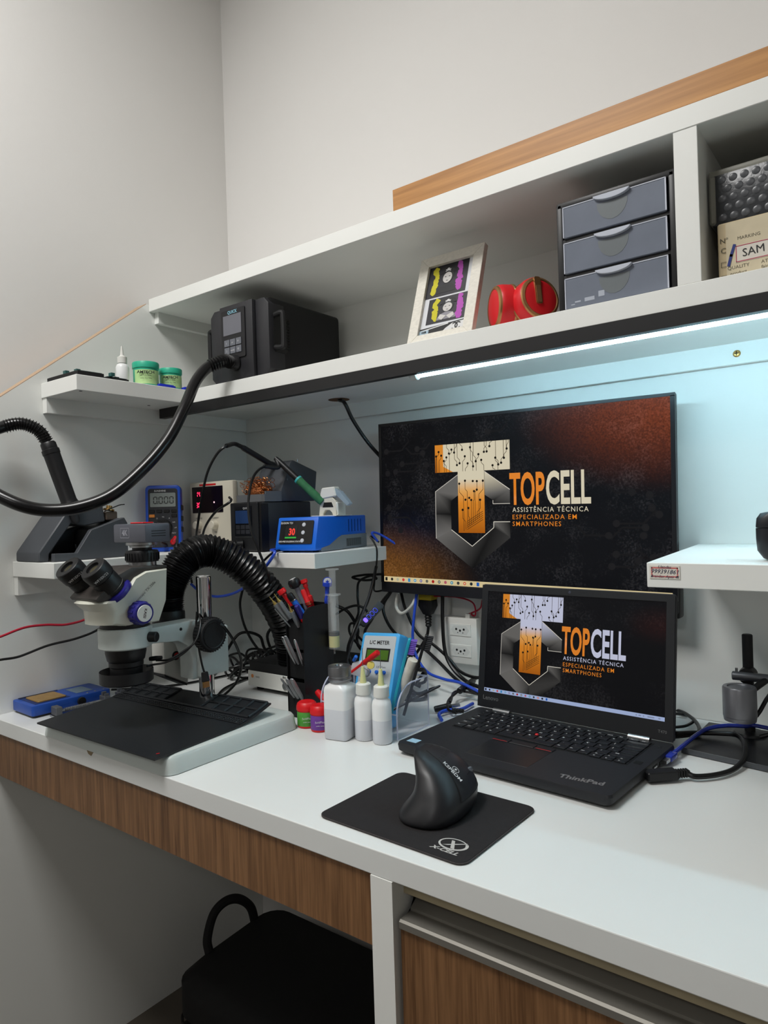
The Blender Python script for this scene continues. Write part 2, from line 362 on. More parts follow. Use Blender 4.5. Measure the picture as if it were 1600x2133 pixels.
# ------------------------------------------------------------------ wallpaper drawing shared by the two screens
M_vcol = {}
def vcmat(st):
    if st in M_vcol: return M_vcol[st]
    m = bpy.data.materials.new('screen_image'); m.use_nodes = True; N = m.node_tree.nodes; L = m.node_tree.links; bs = N['Principled BSDF']
    at_ = N.new('ShaderNodeVertexColor'); at_.layer_name = 'col'; L.new(at_.outputs['Color'], bs.inputs['Emission Color'])
    bs.inputs['Base Color'].default_value = (.004, .004, .004, 1); bs.inputs['Roughness'].default_value = .3; bs.inputs['Specular IOR Level'].default_value = .08; bs.inputs['Emission Strength'].default_value = st
    M_vcol[st] = m; return m
def vcmesh(name, polys, parent, F, st):
    """polys: (points, colours, layer); F(u, v, layer) -> local point"""
    vs, fs, cs = [], [], []
    for pts, c, ly in polys:
        if len(pts) < 3: continue
        b = len(vs); vs += [F(p[0], p[1], ly) for p in pts]; fs.append(list(range(b, b+len(pts))))
        cs += (c if isinstance(c, list) else [c]*len(pts))
    me = bpy.data.meshes.new(name); me.from_pydata(vs, [], fs); ca = me.color_attributes.new('col', 'FLOAT_COLOR', 'POINT')
    for i, c in enumerate(cs): ca.data[i].color = lin(c)
    me.materials.append(vcmat(st)); o = bpy.data.objects.new(name, me); COL.objects.link(o); o.parent = parent; return o
def clipv(pts, cols, lo):
    out, oc = [], []
    n = len(pts)
    for i in range(n):
        a, b = pts[i], pts[(i+1) % n]; ca, cb = cols[i], cols[(i+1) % n]
        if a[1] >= lo: out.append(a); oc.append(ca)
        if (a[1] >= lo) != (b[1] >= lo):
            t = (lo-a[1])/(b[1]-a[1]); out.append((a[0]+t*(b[0]-a[0]), lo)); oc.append(ca)
    return out, oc
def wallpaper(screen, W, H, G, map_, st, cream, task, vmin):
    """G: matrix of the screen plane (origin its centre); map_: logo uv -> screen uv"""
    asp = W/H
    F = lambda u, v, ly: (G @ Vector(((u-.5)*W, (v-.5)*H, .0002+.00016*ly)))[:]
    polys = []
    def add(pts, cols, ly):
        c = cols if isinstance(cols, list) else [cols]*len(pts)
        q = [map_(*p) for p in pts]; q, c = clipv(q, c, vmin)
        if len(q) > 2: polys.append((q, c, ly))
    O1, O2 = '#e8902c', '#b0600e'
    # T: bar and stem
    add([(.2290, .853), (.262, .853), (.262, .685), (.2290, .685)], [O1, O1, O1, O2], 3)
    add([(.262, .853), (.5115, .853), (.5115, .685), (.262, .685)], cream, 3)
    add([(.262, .72), (.262, .685), (.300, .685)], O1, 3.2)
    cc = [cream, cream, '#f0b060', O1, '#d07a1c', O2]; vv = [.685, .64, .57, .50, .40, .32]
    for i in range(5): add([(.3185, vv[i]), (.4185, vv[i]), (.4185, vv[i+1]), (.3185, vv[i+1])], [cc[i], cream if i < 2 else cc[i], cc[i+1], cc[i+1]], 3)
    # C
    g0, g1, g2, g3 = '#1c1b1b', '#6d6b68', '#3a3938', '#0e0e0e'
    add([(.3190, .668), (.2285, .570), (.2285, .43), (.290, .43), (.290, .512), (.3190, .545)], [g1, g1, g0, g3, g0, g1], 2)
    add([(.2285, .43), (.2285, .283), (.290, .338), (.290, .43)], [g2, '#767472', g1, g3], 2)
    add([(.2285, .283), (.370, .108), (.3695, .241), (.290, .338)], [g1, g3, g2, g1], 2)
    add([(.370, .108), (.5095, .295), (.4507, .352), (.3695, .241)], [g3, g2, g0, g2], 2)
    add([(.5095, .295), (.5095, .386), (.4507, .386), (.4507, .352)], [g2, g3, g1, g0], 2)
    add([(.4195, .68), (.5100, .570), (.5100, .490), (.449, .490), (.449, .511), (.4195, .543)], [cream, g1, g2, g0, g0, g1], 2)
    wl = .0022
    def edge(pts, col):
        for a, b in zip(pts, pts[1:]):
            d = Vector((b[0]-a[0], (b[1]-a[1])/asp)); 
            if d.length == 0: continue
            d.normalize(); n = (-d.y*wl/2, d.x*asp*wl/2)
            add([(a[0]-n[0], a[1]-n[1]), (b[0]-n[0], b[1]-n[1]), (b[0]+n[0], b[1]+n[1]), (a[0]+n[0], a[1]+n[1])], col, 2.6)
    edge([(.3190, .668), (.2285, .570), (.2285, .283)], '#cfcac0'); edge([(.4195, .68), (.51, .57)], '#e6e0d2')
    edge([(.290, .338), (.3695, .241), (.4507, .352), (.4507, .386), (.5095, .386)], '#e6e0d2'); edge([(.449, .511), (.449, .49), (.51, .49)], '#cfcac0')
    # circuit lines with dots
    rg = random.Random(5); k = '#3a2a14'; wl = .0016
    def dot(u, v, r=.0042):
        add([(u+r*math.cos(i*PI/4), v+r*asp*math.sin(i*PI/4)) for i in range(8)], '#17130e', 4.2)
    def trace(pts): edge_(pts)
    def edge_(pts):
        for a, b in zip(pts, pts[1:]):
            d = Vector((b[0]-a[0], (b[1]-a[1])/asp)); d.normalize(); n = (-d.y*.0008, d.x*asp*.0008)
            add([(a[0]-n[0], a[1]-n[1]), (b[0]-n[0], b[1]-n[1]), (b[0]+n[0], b[1]+n[1]), (a[0]+n[0], a[1]+n[1])], k, 4)
    for i in range(27):
        u = .234+i*.0103; v = rg.uniform(.71, .83); up_ = rg.random() < .5; j = rg.choice((-1, 1))*.009
        u2 = min(max(u+j, .232), .508)
        if up_: trace([(u, v), (u, v+.02), (u2, min(v+.02+.009*asp, .852)), (u2, .853)])
        else: trace([(u, v), (u, v-.015), (u2, max(v-.015-.009*asp, .687)), (u2, .686)])
        dot(u, v)
    for i in range(9):
        u = .324+i*.0112; v = rg.uniform(.45, .64); j = (.3685-u)*.35
        trace([(u, v), (u, v-.05), (u+j, v-.05-abs(j)*asp), (u+j, .33+.01*i)]); dot(u, v)
        if i % 2: dot(u+j, v+.06)
    for i in range(5): trace([(.322+.03, .34+i*.012), (.36+.052, .40+i*.012)])
    fa = []
    if vmin < .035:   # faint circuit board drawing in the dark background
        for i in range(40):
            u, v = rg.uniform(.03, .97), rg.uniform(.06, .93)
            if .2 < u < .8 and .08 < v < .88: u = rg.choice((rg.uniform(.02, .2), rg.uniform(.8, .97)))
            if (u > .72 and v > .55) or (u < .25 and v < .32): continue
            du = rg.choice((-1, 1))*rg.uniform(.03, .09); pl = [(u, v), (u+du, v), (u+du*1.5, v+rg.choice((-1, 1))*abs(du)*.5*asp)]
            for a, b in zip(pl, pl[1:]):
                d = Vector((b[0]-a[0], (b[1]-a[1])/asp)); d.normalize(); n = (-d.y*.003, d.x*asp*.003)
                q = [(a[0]-n[0], a[1]-n[1]), (b[0]-n[0], b[1]-n[1]), (b[0]+n[0], b[1]+n[1]), (a[0]+n[0], a[1]+n[1])]
                if all(.005 < x[0] < .995 and .05 < x[1] < .99 for x in q): fa.append((q, '#19181a', .6))
            q = [(u+.011*math.cos(k_*PI/6), v+.011*asp*math.sin(k_*PI/6)) for k_ in range(12)]
            if all(.005 < x[0] < .995 and .05 < x[1] < .99 for x in q): fa.append((q, '#1e1d1f', .7))
        vcmesh('background_drawing', fa, screen, F, st)['kind'] = 'stuff'
    vcmesh('logo', polys, screen, F, st)
    # lettering
    mo = MATS.get('o%s' % st) or emat('o%s' % st, '#f08a1e', st); mc = MATS.get('c%s' % st) or emat('c%s' % st, cream, st)
    def tx(s, u0, u1, v, h, m, bold):
        a = map_(u0, v); b = map_(u1, v); hh = (map_(0, h)[1]-map_(0, 0)[1])*H
        M = G @ T((a[0]-.5)*W, (a[1]-.5)*H, .0010)
        o = text(s, hh*1.37, m, screen, Matrix(), 'lettering', bold=bold*hh, align='LEFT', sp=1.0 if len(s) < 5 else 1.22)
        xs_ = [v_.co.x for v_ in o.data.vertices]; ys_ = [v_.co.y for v_ in o.data.vertices]
        wd = (b[0]-a[0])*W; sx = wd/(max(xs_)-min(xs_)); sy = hh/(max(ys_)-min(ys_)) if '\u00ca' not in s else sx*1.06
        yc = (max(ys_)+min(ys_))/2 if '\u00ca' not in s else -.0
        o.data.transform(M @ Matrix.Diagonal((sx, sy, 1, 1)) @ T(-min(xs_), -yc, 0))
    tx('TOP', .5095, .6290, .5715, .186, mo, .034); tx('CELL', .6335, .7745, .5725, .186, mc, .034)
    tx('ASSIST\u00caNCIA T\u00c9CNICA', .5185, .7665, .4525, .026, mc, .003)
    tx('ESPECIALIZADA EM', .5185, .7298, .413, .026, mo, .003); tx('SMARTPHONES', .5185, .6804, .3745, .026, mo, .003)
    # taskbar
    tb = vcmesh('taskbar', [([(0, 0), (1, 0), (1, .034), (0, .034)], task, 1)], screen, F, st)
    ic = ['#202020', '#303030', '#b8b8a0', '#d84040', '#3a90c8', '#2aa0d8', '#6a5aa0', '#6a6a60', '#b01818', '#50504a', '#c06070', '#1890b0', '#404040', '#e06030', '#202830', '#1a60c0']
    for i, c in enumerate(ic):
        u, v, r = .010+.0252*i, .017, .0062
        if i in (4, 15, 0): pts = [(u-r*.8, v-r*asp), (u+r*.8, v-r*asp), (u+r*.8, v+r*asp), (u-r*.8, v+r*asp)]
        else: pts = [(u+r*.9*math.cos(q*PI/5), v+r*.9*asp*math.sin(q*PI/5)) for q in range(10)]
        pl = [(pts, c, 2)]
        if i in (5, 6, 9, 11, 13): pl.append(([(u+r*.4*math.cos(q*PI/4), v+r*.4*asp*math.sin(q*PI/4)) for q in range(8)], '#e8e8e0', 3))
        vcmesh('taskbar_icon', pl, screen, F, st)
    for i, (u, w_) in enumerate(((.865, .006), (.882, .012), (.90, .006), (.935, .032), (.975, .010))):
        vcmesh('taskbar_icon', [([(u-w_/2, .012), (u+w_/2, .012), (u+w_/2, .022), (u-w_/2, .022)], '#8a96b4', 2)], screen, F, st)
def screen_mat(name, W, H, dim, amber, strength):
    m = bpy.data.materials.new(name); m.use_nodes = True; N = m.node_tree.nodes; L = m.node_tree.links; bs = N['Principled BSDF']
    bs.inputs['Base Color'].default_value = (.006, .006, .007, 1); bs.inputs['Roughness'].default_value = .3; bs.inputs['Specular IOR Level'].default_value = .08
    tc = N.new('ShaderNodeTexCoord')
    def node(t, **k):
        n = N.new(t)
        for a, v in k.items(): setattr(n, a, v)
        return n
    n1 = node('ShaderNodeTexNoise'); n1.inputs['Scale'].default_value = 330; n1.inputs['Detail'].default_value = 2; L.new(tc.outputs['Object'], n1.inputs['Vector'])
    n2 = node('ShaderNodeTexNoise'); n2.inputs['Scale'].default_value = 14; L.new(tc.outputs['Object'], n2.inputs['Vector'])
    mu = node('ShaderNodeMath', operation='MULTIPLY'); L.new(n1.outputs['Fac'], mu.inputs[0]); L.new(n2.outputs['Fac'], mu.inputs[1])
    cr = node('ShaderNodeValToRGB'); cr.color_ramp.elements[0].position = .26; cr.color_ramp.elements[0].color = (.002, .002, .0026, 1); cr.color_ramp.elements[1].position = .52; cr.color_ramp.elements[1].color = (.026, .025, .027, 1)
    L.new(mu.outputs[0], cr.inputs['Fac'])
    last = cr.outputs['Color']
    for (cx, cz, rad, col, amt) in amber:
        vs = node('ShaderNodeVectorMath', operation='DISTANCE'); vs.inputs[1].default_value = (cx, cz, 0)
        sp = node('ShaderNodeSeparateXYZ'); L.new(tc.outputs['Generated'], sp.inputs[0]); cb = node('ShaderNodeCombineXYZ'); L.new(sp.outputs[0], cb.inputs[0]); L.new(sp.outputs[2], cb.inputs[1]); L.new(cb.outputs[0], vs.inputs[0])
        mr = node('ShaderNodeMapRange'); mr.interpolation_type = 'SMOOTHSTEP'; mr.inputs[1].default_value = 0; mr.inputs[2].default_value = rad; mr.inputs[3].default_value = amt; mr.inputs[4].default_value = 0
        L.new(vs.outputs['Value'], mr.inputs[0])
        nm = node('ShaderNodeMath', operation='MULTIPLY'); L.new(mr.outputs[0], nm.inputs[0]); L.new(n1.outputs['Fac'], nm.inputs[1])
        mx = node('ShaderNodeMix', data_type='RGBA', blend_type='ADD'); mx.inputs[0].default_value = 1
        sc = node('ShaderNodeVectorMath', operation='SCALE'); sc.inputs[0].default_value = lin(col)[:3]; L.new(nm.outputs[0], sc.inputs['Scale'])
        L.new(last, mx.inputs[6]); L.new(sc.outputs[0], mx.inputs[7]); last = mx.outputs[2]
    L.new(last, bs.inputs['Emission Color']); bs.inputs['Emission Strength'].default_value = strength
    return m

# ------------------------------------------------------------------ monitor
MM = T(.7965, -.062, 1.1307) @ rot(y=math.radians(.9))
t = thing('monitor', 'large black widescreen monitor showing the orange and white phone repair logo', 'monitor', M=MM)
B().box(-.307, 0, -.191, .307, .012, .1745, .003, 2).build('bezel', M_black, t, 30)
B().box(-.307, -.0022, -.191, .307, .002, -.1688, .0012, 1).build('chin', mat('monitor_chin', '#1b1b1f', .35), t, 30)
fb = B().box(-.307, -.0022, .1688, .307, .002, .1745).box(-.307, -.0022, -.17, -.2995, .002, .17).box(.2995, -.0022, -.17, .307, .002, .17)
fb.build('bezel_rim', mat('monitor_rim', '#17171b', .3), t, 0)
B().box(-.22, .012, -.12, .22, .03, .12, .006, 2).build('rear_housing', M_black, t, 30)
B().box(-.06, .03, -.06, .06, .054, .06, .002, 1).build('wall_mount', M_dgrey, t, 0)
B().box(.288, .004, -.2, .309, .03, -.14, .004, 2).build('speaker_module', M_black, t, 30)
sc = B().box(-.2995, -.0012, -.1685, .2995, 0, .1688).build('screen', screen_mat('monitor_wallpaper', .598, .336, 1, [(0, 0, .42, '#d58a30', .42), (1, 1, .5, '#c45a1c', .5), (.12, .3, .22, '#1a2a60', .12)], 1.0), t, 0, label='lit screen with phone repair logo')
wallpaper(sc, .598, .336, frame((0, -.0012, 0), (1, 0, 0), (0, 0, 1)), lambda u, v: (u, v), .72, '#e6dcc0', '#e2cf9f', .03)

# ------------------------------------------------------------------ laptop
la = -.066; fr = Vector((1.1137, -.4423)); ux = Vector((math.cos(la), math.sin(la))); uy = Vector((-ux.y, ux.x))
lc = fr-.1683*ux+.11625*uy
M_lap = mat('laptop_shell', '#1d1e22', .5, var=.12, scale=120, bump=.08, bscale=900)
M_key = mat('laptop_key', '#18191c', .4, var=.08, scale=90)
t = thing('laptop', 'open black laptop on the desk showing the phone repair logo', 'laptop', (lc.x, lc.y, ZD), la)
base = B()
W2, D2 = .1683, .11625
def outl(ins, z): return [(x, y, z) for x, y in rrect(2*(W2-ins), 2*(D2-ins), .008, 4)]
base.loft([outl(.006, .0025), outl(.001, .007), outl(0, .015), outl(.0012, .0185)]).build('base', M_lap, t, 30)
for fx, fy in ((-.14, -.095), (.14, -.095), (-.14, .095), (.14, .095)): B().cyl((fx, fy, 0.0002), (fx, fy, .003), .007, n=14).build('rubber_foot', M_rubber, t)
kw = B().box(-.1440, -.0035, .0184, .1440, .0985, .0188).build('keyboard', mat('keyboard_well', '#0e0e10', .6), t, 0)
U = .01905; keys = []; leg = []
def krow(y, h, spec, x0=-.1432):
    x = x0
    for w, ch in spec:
        keys.append((x+w*U/2, y, w*U-.0022, h-.0022)); leg.append((ch, x+w*U*.3, y+h*.12)); x += w*U
f_ = [(.88, c) for c in ('Esc', 'F1', 'F2', 'F3', 'F4', 'F5', 'F6', 'F7', 'F8', 'F9', 'F10', 'F11', 'F12', 'Home', 'End', 'Ins', 'Del')]
krow(.0925, .0115, f_)
krow(.0775, .0185, [(1, c) for c in "'1234567890-="]+[(2.0, '')])
krow(.0590, .0185, [(1.5, 'Tab')]+[(1, c) for c in 'QWERTYUIOP']+[(1, ''), (1, '['), (1.5, '')])
krow(.0405, .0185, [(1.75, 'Caps')]+[(1, c) for c in 'ASDFGHJKL\u00c7']+[(1, '~'), (1, ']'), (1.25, '')])
krow(.0220, .0185, [(1.25, 'Shift'), (1, '\\')]+[(1, c) for c in 'ZXCVBNM,.;']+[(1, '/'), (1.75, 'Shift')])
krow(.0060, .0165, [(1, 'Fn'), (1.1, 'Ctrl'), (1, ''), (1.1, 'Alt'), (5, ''), (1.1, 'Alt'), (.9, 'Prt'), (.9, 'Ctrl')])
for i, ch in enumerate(('<', 'v', '>')):
    keys.append((.0975+i*.018, -.0005, .0158, .0075)); leg.append((ch, .0955+i*.018, -.0005))
for i, ch in enumerate(('Pg', '^', 'Pg')):
    keys.append((.0975+i*.018, .0085, .0158, .0075)); leg.append((ch, .0955+i*.018, .0085))
kme = {}
for kx, ky, w, h in keys:
    kk = (round(w, 4), round(h, 4))
    if kk not in kme:
        o = B().loft([[(x, y, .0188) for x, y in rrect(w, h, .0012, 2)], [(x, y, .0202) for x, y in rrect(w, h, .0012, 2)], [(x, y, .0206) for x, y in rrect(w-.0012, h-.0012, .0012, 2)]]).build('key', M_key, kw, 30)
        kme[kk] = o.data
    else:
        o = bpy.data.objects.new('key', kme[kk]); COL.objects.link(o); o.parent = kw
    o.location = (kx, ky, 0)
for ch, x, y in leg:
    if ch: text(ch, .0052 if len(ch) == 1 else .0032, M_print, kw, frame((x, y, .02075), (1, 0, 0), (0, 1, 0)), 'key_legend', bold=.0001)
B().lathe([(0, .0222), (.002, .0220), (.0028, .021), (.0028, .0188)], 14, T(-.010, .0315, 0)).build('pointing_stick', M_red, kw, label='red pointing stick')
tp = B().box(-.058, -.092, .0183, .042, -.022, .0187, .0002, 1).build('touchpad', mat('touchpad', '#1a1b1e', .35), t, 0)
for x0, x1 in ((-.058, -.030), (-.0285, .0125), (.014, .042)):
    bt = B().box(x0, -.0205, .0183, x1, -.0075, .0197, .0005, 1).build('touchpad_button', M_key, t, 0)
    if x0 != -.0285: B().box(x0+.002, -.0204, .0197, x1-.002, -.0194, .01985).build('red_stripe', M_red, bt, 0)
B().box(-.158, -.103, .0184, -.140, -.088, .0187, M=None).build('sticker', mat('chip_sticker', '#9fc3d8', .4), t, 0, label='small pale blue processor sticker')
text('ThinkPad', .0165, mat('silver_logo', '#9c9c9c', .35, .6), t, frame((.118, -.088, .0187), (1, .12, 0), (-.12, 1, 0)), 'lettering', bold=.0005, xs=.95)
B().box(.130, .030, .0184, .146, .042, .0187).build('fingerprint_reader', M_dark, t, 0) if False else B().box(.148, .006, .0184, .158, .018, .0187).build('fingerprint_reader', M_dark, t, 0)
B().lathe([(.0, .0192), (.004, .0190), (.005, .0186)], 16, T(.153, .088, 0)).build('power_button', M_key, t)
pt_ = B()
for y0, y1, z0, z1 in ((.05, .066, .007, .0115), (.025, .04, .006, .0125), (-.005, .009, .007, .012), (.072, .088, .007, .0125)): pt_.box(W2-.004, y0, z0, W2+.0003, y1, z1)
pt_.build('side_ports', M_dark, t, 0)
pt2 = B()
for y0, y1, z0, z1 in ((.0265, .0385, .0085, .0105), (.074, .086, .0075, .0095)): pt2.box(W2-.003, y0, z0, W2+.0005, y1, z1)
pt2.build('port_contact', M_steel, t, 0)
for hx in (-.118, .118): B().cyl((hx-.016, .109, .0185), (hx+.016, .109, .0185), .0055, n=14).build('hinge', M_steel, t)
ta = math.radians(8); LF = frame((0, .109, .021), (1, 0, 0), (0, math.sin(ta), math.cos(ta)))
lid = B().loft([[(x, y, z) for x, y in rrect(2*W2-2*i_, .2143-2*i_, .006, 4, 0, .1075)] for i_, z in ((.002, -.0085), (0, -.006), (0, -.0004), (.001, 0))]).build('lid', M_lap, t, 30, M=LF)
SW, SH = .3099, .1743; SC = LF @ T(0, .0285+SH/2, .0)
br = B(); 
for x0, y0, x1, y1 in ((-W2+.001, .001, W2-.001, .0285), (-W2+.001, .0285+SH, W2-.001, .2135), (-W2+.001, .0285, -SW/2, .0285+SH), (SW/2, .0285, W2-.001, .0285+SH)): br.box(x0, y0, -.0003, x1, y1, .0013)
br.build('screen_bezel', mat('laptop_bezel', '#17181b', .5), lid, 0, M=LF)
text('Lenovo', .0105, mat('grey_logo', '#7a7a7a', .4, .4), lid, LF @ T(-.141, .0175, .0015), 'lettering', bold=.0001)
text('T470', .0062, MATS['grey_logo'], lid, LF @ T(.152, .0135, .0015), 'lettering')
B().lathe([(0, .0016), (.0022, .0016), (.0026, .0013)], 14, LF @ T(0, .2083, 0)).build('webcam', mat('camera_lens', '#3a3a44', .15), lid)
lsc = B().box(-SW/2, -SH/2, 0, SW/2, SH/2, .0004, M=SC).build('screen', screen_mat('laptop_wallpaper', SW, SH, 1, [(.97, .8, .2, '#7a3020', .18)], .55), t, 0, label='lit laptop screen')
wallpaper(lsc, SW, SH, SC @ T(0, 0, .0004), lambda u, v: (.100+(u-.2296)*1.30, .985-(.857-v)*1.40), .66, '#d2d6ee', '#aebfe6', .036)

# ------------------------------------------------------------------ mouse pad and mouse
pc = (.931, -.5653)
t = thing('mouse_pad', 'black cloth mouse pad near the front edge of the desk', 'mouse pad', (*pc, ZD), -.028)
mpd = mat('mouse_pad_cloth', '#1d1a1b', .92, var=.35, scale=160, bump=.4, bscale=1200)
o = B().poly(rrect(.2085, .168, .013, 6), .0002, .0032, 'z', .0005, 1).build('pad', mpd, t, 30)
B().tube([(x, y, .0018) for x, y in rrect(.2090, .1685, .013, 5)]+[(x, y, .0018) for x, y in rrect(.2090, .1685, .013, 5)][:1], .0009, 5, 0).build('stitched_edge', mat('stitching', '#3b3636', .9, var=.6, scale=400), t)
lg = mat('silver_print', '#b9b6b2', .5); G = frame((.072, -.057, .00335), (1, 0, 0), (0, 1, 0))
b = B(); n = 26
ring = lambda r0, r1, sx, sy, a0, a1: b.loft
for i in range(n):
    a0, a1 = 2*PI*i/n+.6, 2*PI*(i+1)/n+.6; w0, w1 = .0006+.0012*(i/n), .0006+.0012*((i+1)/n)
    p = lambda a, r: ((.0165+r)*math.cos(a), (.0115+r)*math.sin(a)+.004)
    b.flat([p(a0, -w0), p(a1, -w1), p(a1, w1), p(a0, w0)], 0, G)
b.flat([(-.006, .011), (-.002, .011), (.007, -.005), (.002, -.005)], .00005, G); b.flat([(.012, .013), (.014, .0125), (-.004, -.001), (-.010, -.003)], .0001, G)
b.build('logo', lg, t, 0)
text('X-CELL', .0085, lg, t, G @ T(-.001, -.0125, 0), 'lettering', xs=1.25, bold=.0003, shear=.3)
# vertical mouse
mz = ZD+.0033
t = thing('vertical_mouse', 'black vertical ergonomic mouse standing on the mouse pad', 'mouse', (.941, -.5535, mz), .12)
M_ms = mat('mouse_shell', '#1c1c1f', .4, var=.08, scale=90)
prof = [  # z, xl, xr, yb, yf
 (.0005, -.037, .035, -.058, .052), (.003, -.040, .038, -.061, .055), (.010, -.0375, .0405, -.060, .057), (.020, -.030, .0405, -.055, .058), (.030, -.0245, .038, -.049, .057),
 (.040, -.0225, .0325, -.043, .054), (.050, -.0235, .0245, -.036, .050), (.058, -.026, .0155, -.030, .046), (.065, -.029, .004, -.022, .041), (.070, -.031, -.008, -.015, .035), (.0735, -.0325, -.0185, -.006, .028), (.075, -.0325, -.0255, .001, .022)]
def mring(z, xl, xr, yb, yf, e=0):
    o = []; n = 40; cx, cy, a, bb = (xl+xr)/2, (yb+yf)/2, (xr-xl)/2+e, (yf-yb)/2+e
    for i in range(n):
        th = 2*PI*i/n; c, s_ = math.cos(th), math.sin(th); q = 2/2.5
        o.append((cx+a*math.copysign(abs(c)**q, c), cy+bb*math.copysign(abs(s_)**q, s_), z))
    return o
prof = [(p[0]*.93, *p[1:]) for p in prof]
P_ = crom([(p[0], p[1], p[2]) for p in prof], 3); Q_ = crom([(p[0], p[3], p[4]) for p in prof], 3)
b = B(); b.loft([mring(p.x, p.y, p.z, q.y, q.z) for p, q in zip(P_, Q_)]); b.build('shell', M_ms, t, 60)
# button plate: slightly proud patch on the right-hand slope
rows = []
for k in range(11):
    z = .0225+(.068-.0225)*k/10
    lo = max(i for i in range(len(prof)) if prof[i][0] <= z); hi = min(lo+1, len(prof)-1); f0 = 0 if hi == lo else (z-prof[lo][0])/(prof[hi][0]-prof[lo][0])
    v = [prof[lo][j]+(prof[hi][j]-prof[lo][j])*f0 for j in range(1, 5)]
    cx, cy, a, bb = (v[0]+v[1])/2, (v[2]+v[3])/2, (v[1]-v[0])/2+.0008, (v[3]-v[2])/2+.0008
    r_ = []
    for i in range(13):
        th = -.32+(1.30+.32)*i/12; c, s_ = math.cos(th), math.sin(th); r_.append((cx+a*abs(c)**.8, cy+bb*math.copysign(abs(s_)**.8, s_), z))
    rows.append(r_)
b = B(); vs = [[b.m.verts.new(p) for p in r_] for r_ in rows]
for i in range(10):
    for j in range(12): b.m.faces.new((vs[i][j], vs[i][j+1], vs[i+1][j+1], vs[i+1][j]))
plate = b.build('button_plate', mat('mouse_plate', '#232428', .33, var=.08, scale=90), t, 60)
edge = [rows[10][0]]+[r_[0] for r_ in rows[::-1]]+rows[0]
B().tube(edge, .0005, 5, 0).build('seam', M_dark, t)
mid = [r_[6] for r_ in rows[:7]]
mpt = Vector(rows[5][0]); nrm = Vector((.86, 0, .5))
w0 = Vector(rows[4][7])
B().lathe([(0, -.003), (.006, -.003), (.0075, -.0015), (.0075, .0015), (.006, .003), (0, .003)], 20, axm(w0+Vector((-.0042, 0, -.0024)), (-.42, .35, .84)) if False else axm(w0-Vector((.0040, .0, .0022)), (-.45, .1, .85))).build('scroll_wheel', M_grey, t)
B().tube([rows[4][4], rows[4][6]], .0005, 5, 0).build('seam', M_dark, t)
pA, pB, pC = Vector(rows[7][1]), Vector(rows[7][5]), Vector(rows[3][3])
ctr = Vector(rows[6][2]); yv = (Vector(rows[8][3])-Vector(rows[4][3])).normalized(); xv = (Vector(rows[6][5])-Vector(rows[6][1])).normalized()
Gm = frame(ctr, yv*-1, xv); nz = Gm.to_3x3().col[2]
if nz.x < 0: Gm = frame(ctr, yv*-1, xv*-1); nz = Gm.to_3x3().col[2]
Gm = T(*(nz*.0012)) @ Gm
text('KSPBDM', .0082, M_print, t, Gm @ T(0, -.0095, .0006), 'lettering', bold=.0001)
b = B()
for i in range(16):
    a0, a1 = 2*PI*i/16, 2*PI*(i+1)/16; b.flat([(r_*math.cos(a), r_*math.sin(a)) for a, r_ in ((a0, .0043), (a1, .0043), (a1, .0049), (a0, .0049))], 0, Gm)
b.flat([(.001, .0035), (-.0022, -.0003), (.0004, -.0003)], 0, Gm); b.flat([(-.001, -.0035), (.0022, .0003), (-.0004, .0003)], 0, Gm)
b.build('logo', M_print, t, 0)
# ------------------------------------------------------------------ stereo microscope
OX, OY = .375, -.617
def loc(x, y, X): p = at(x, y, X=X); return Vector((p.x-OX, p.y-OY, p.z-ZD))
t = thing('stereo_microscope', 'cream stereo microscope with black eyepieces and chrome pillar on the desk', 'microscope', (OX, OY, ZD))
M_ms2 = mat('microscope_enamel', '#d5d5c8', .3, var=.03)
M_base = mat('microscope_base', '#c3cbc8', .35, var=.04)
def rr3(w, d, r, cx, cy, z): return [(x, y, z) for x, y in rrect(w, d, r, 5, cx, cy)]
B().loft([rr3(.366, .272, .02, .004, .078, .0010), rr3(.365, .271, .02, .004, .078, .006), rr3(.361, .267, .02, .004, .078, .022), rr3(.356, .262, .02, .004, .078, .0262), rr3(.346, .252, .02, .004, .078, .0275)]).build('base', M_base, t, 40)
py_ = .162
B().cyl((0, py_, .026), (0, py_, .262), .0138, n=28, bev=.002).build('pillar', M_chrome, t)
B().poly([(.128, .085), (.128, .158), (.138, .17), (.192, .17), (.192, .085)], -.029, .029, 'x', .003, 2).build('focus_block', M_base, t, 35)
B().poly([(.035, .160), (.035, .187), (.13, .187), (.145, .18), (.15, .165), (.15, .082), (.118, .082), (.118, .12), (.108, .145), (.09, .155), (.06, .158)], -.019, .019, 'x', .003, 2).build('arm', M_base, t, 35)
k = loc(440, 1322, OX+.045)
kb = B().lathe([(0, 0), (.024, 0), (.030, .003), (.030, .020), (.027, .024), (0, .024)], 36, axm((.029, k.y, k.z), (1, 0, 0))).build('focus_knob', M_blackm, t, label='black coarse focus knob')
B().lathe([(.0215, .0), (.0235, .0008), (.0235, -.001)], 32, axm((.0532, k.y, k.z), (1, 0, 0))).build('knob_rim', M_black, kb)
rb = B()
for i in range(36):
    a = 2*PI*i/36; rb.box(.034, -.0008, -.0009, .050, .0008, .0009, M=T(0, k.y+.0302*math.cos(a), k.z+.0302*math.sin(a)))
rb.build('knob_ribs', M_black, kb, 0, kind='stuff')
B().lathe([(.034, .160), (.0405, .160), (.0425, .162), (.0425, .192), (.0405, .194), (.030, .194)], 40).build('holder_ring', M_base, t, 40)
q = loc(302, 1325, OX+.03); dq = Vector((q.x, q.y, 0)).normalized()
B().cyl(dq*.041+Vector((0, 0, .176)), dq*.056+Vector((0, 0, .176)), .0085, n=20, bev=.0015).build('clamp_screw', M_black, t)
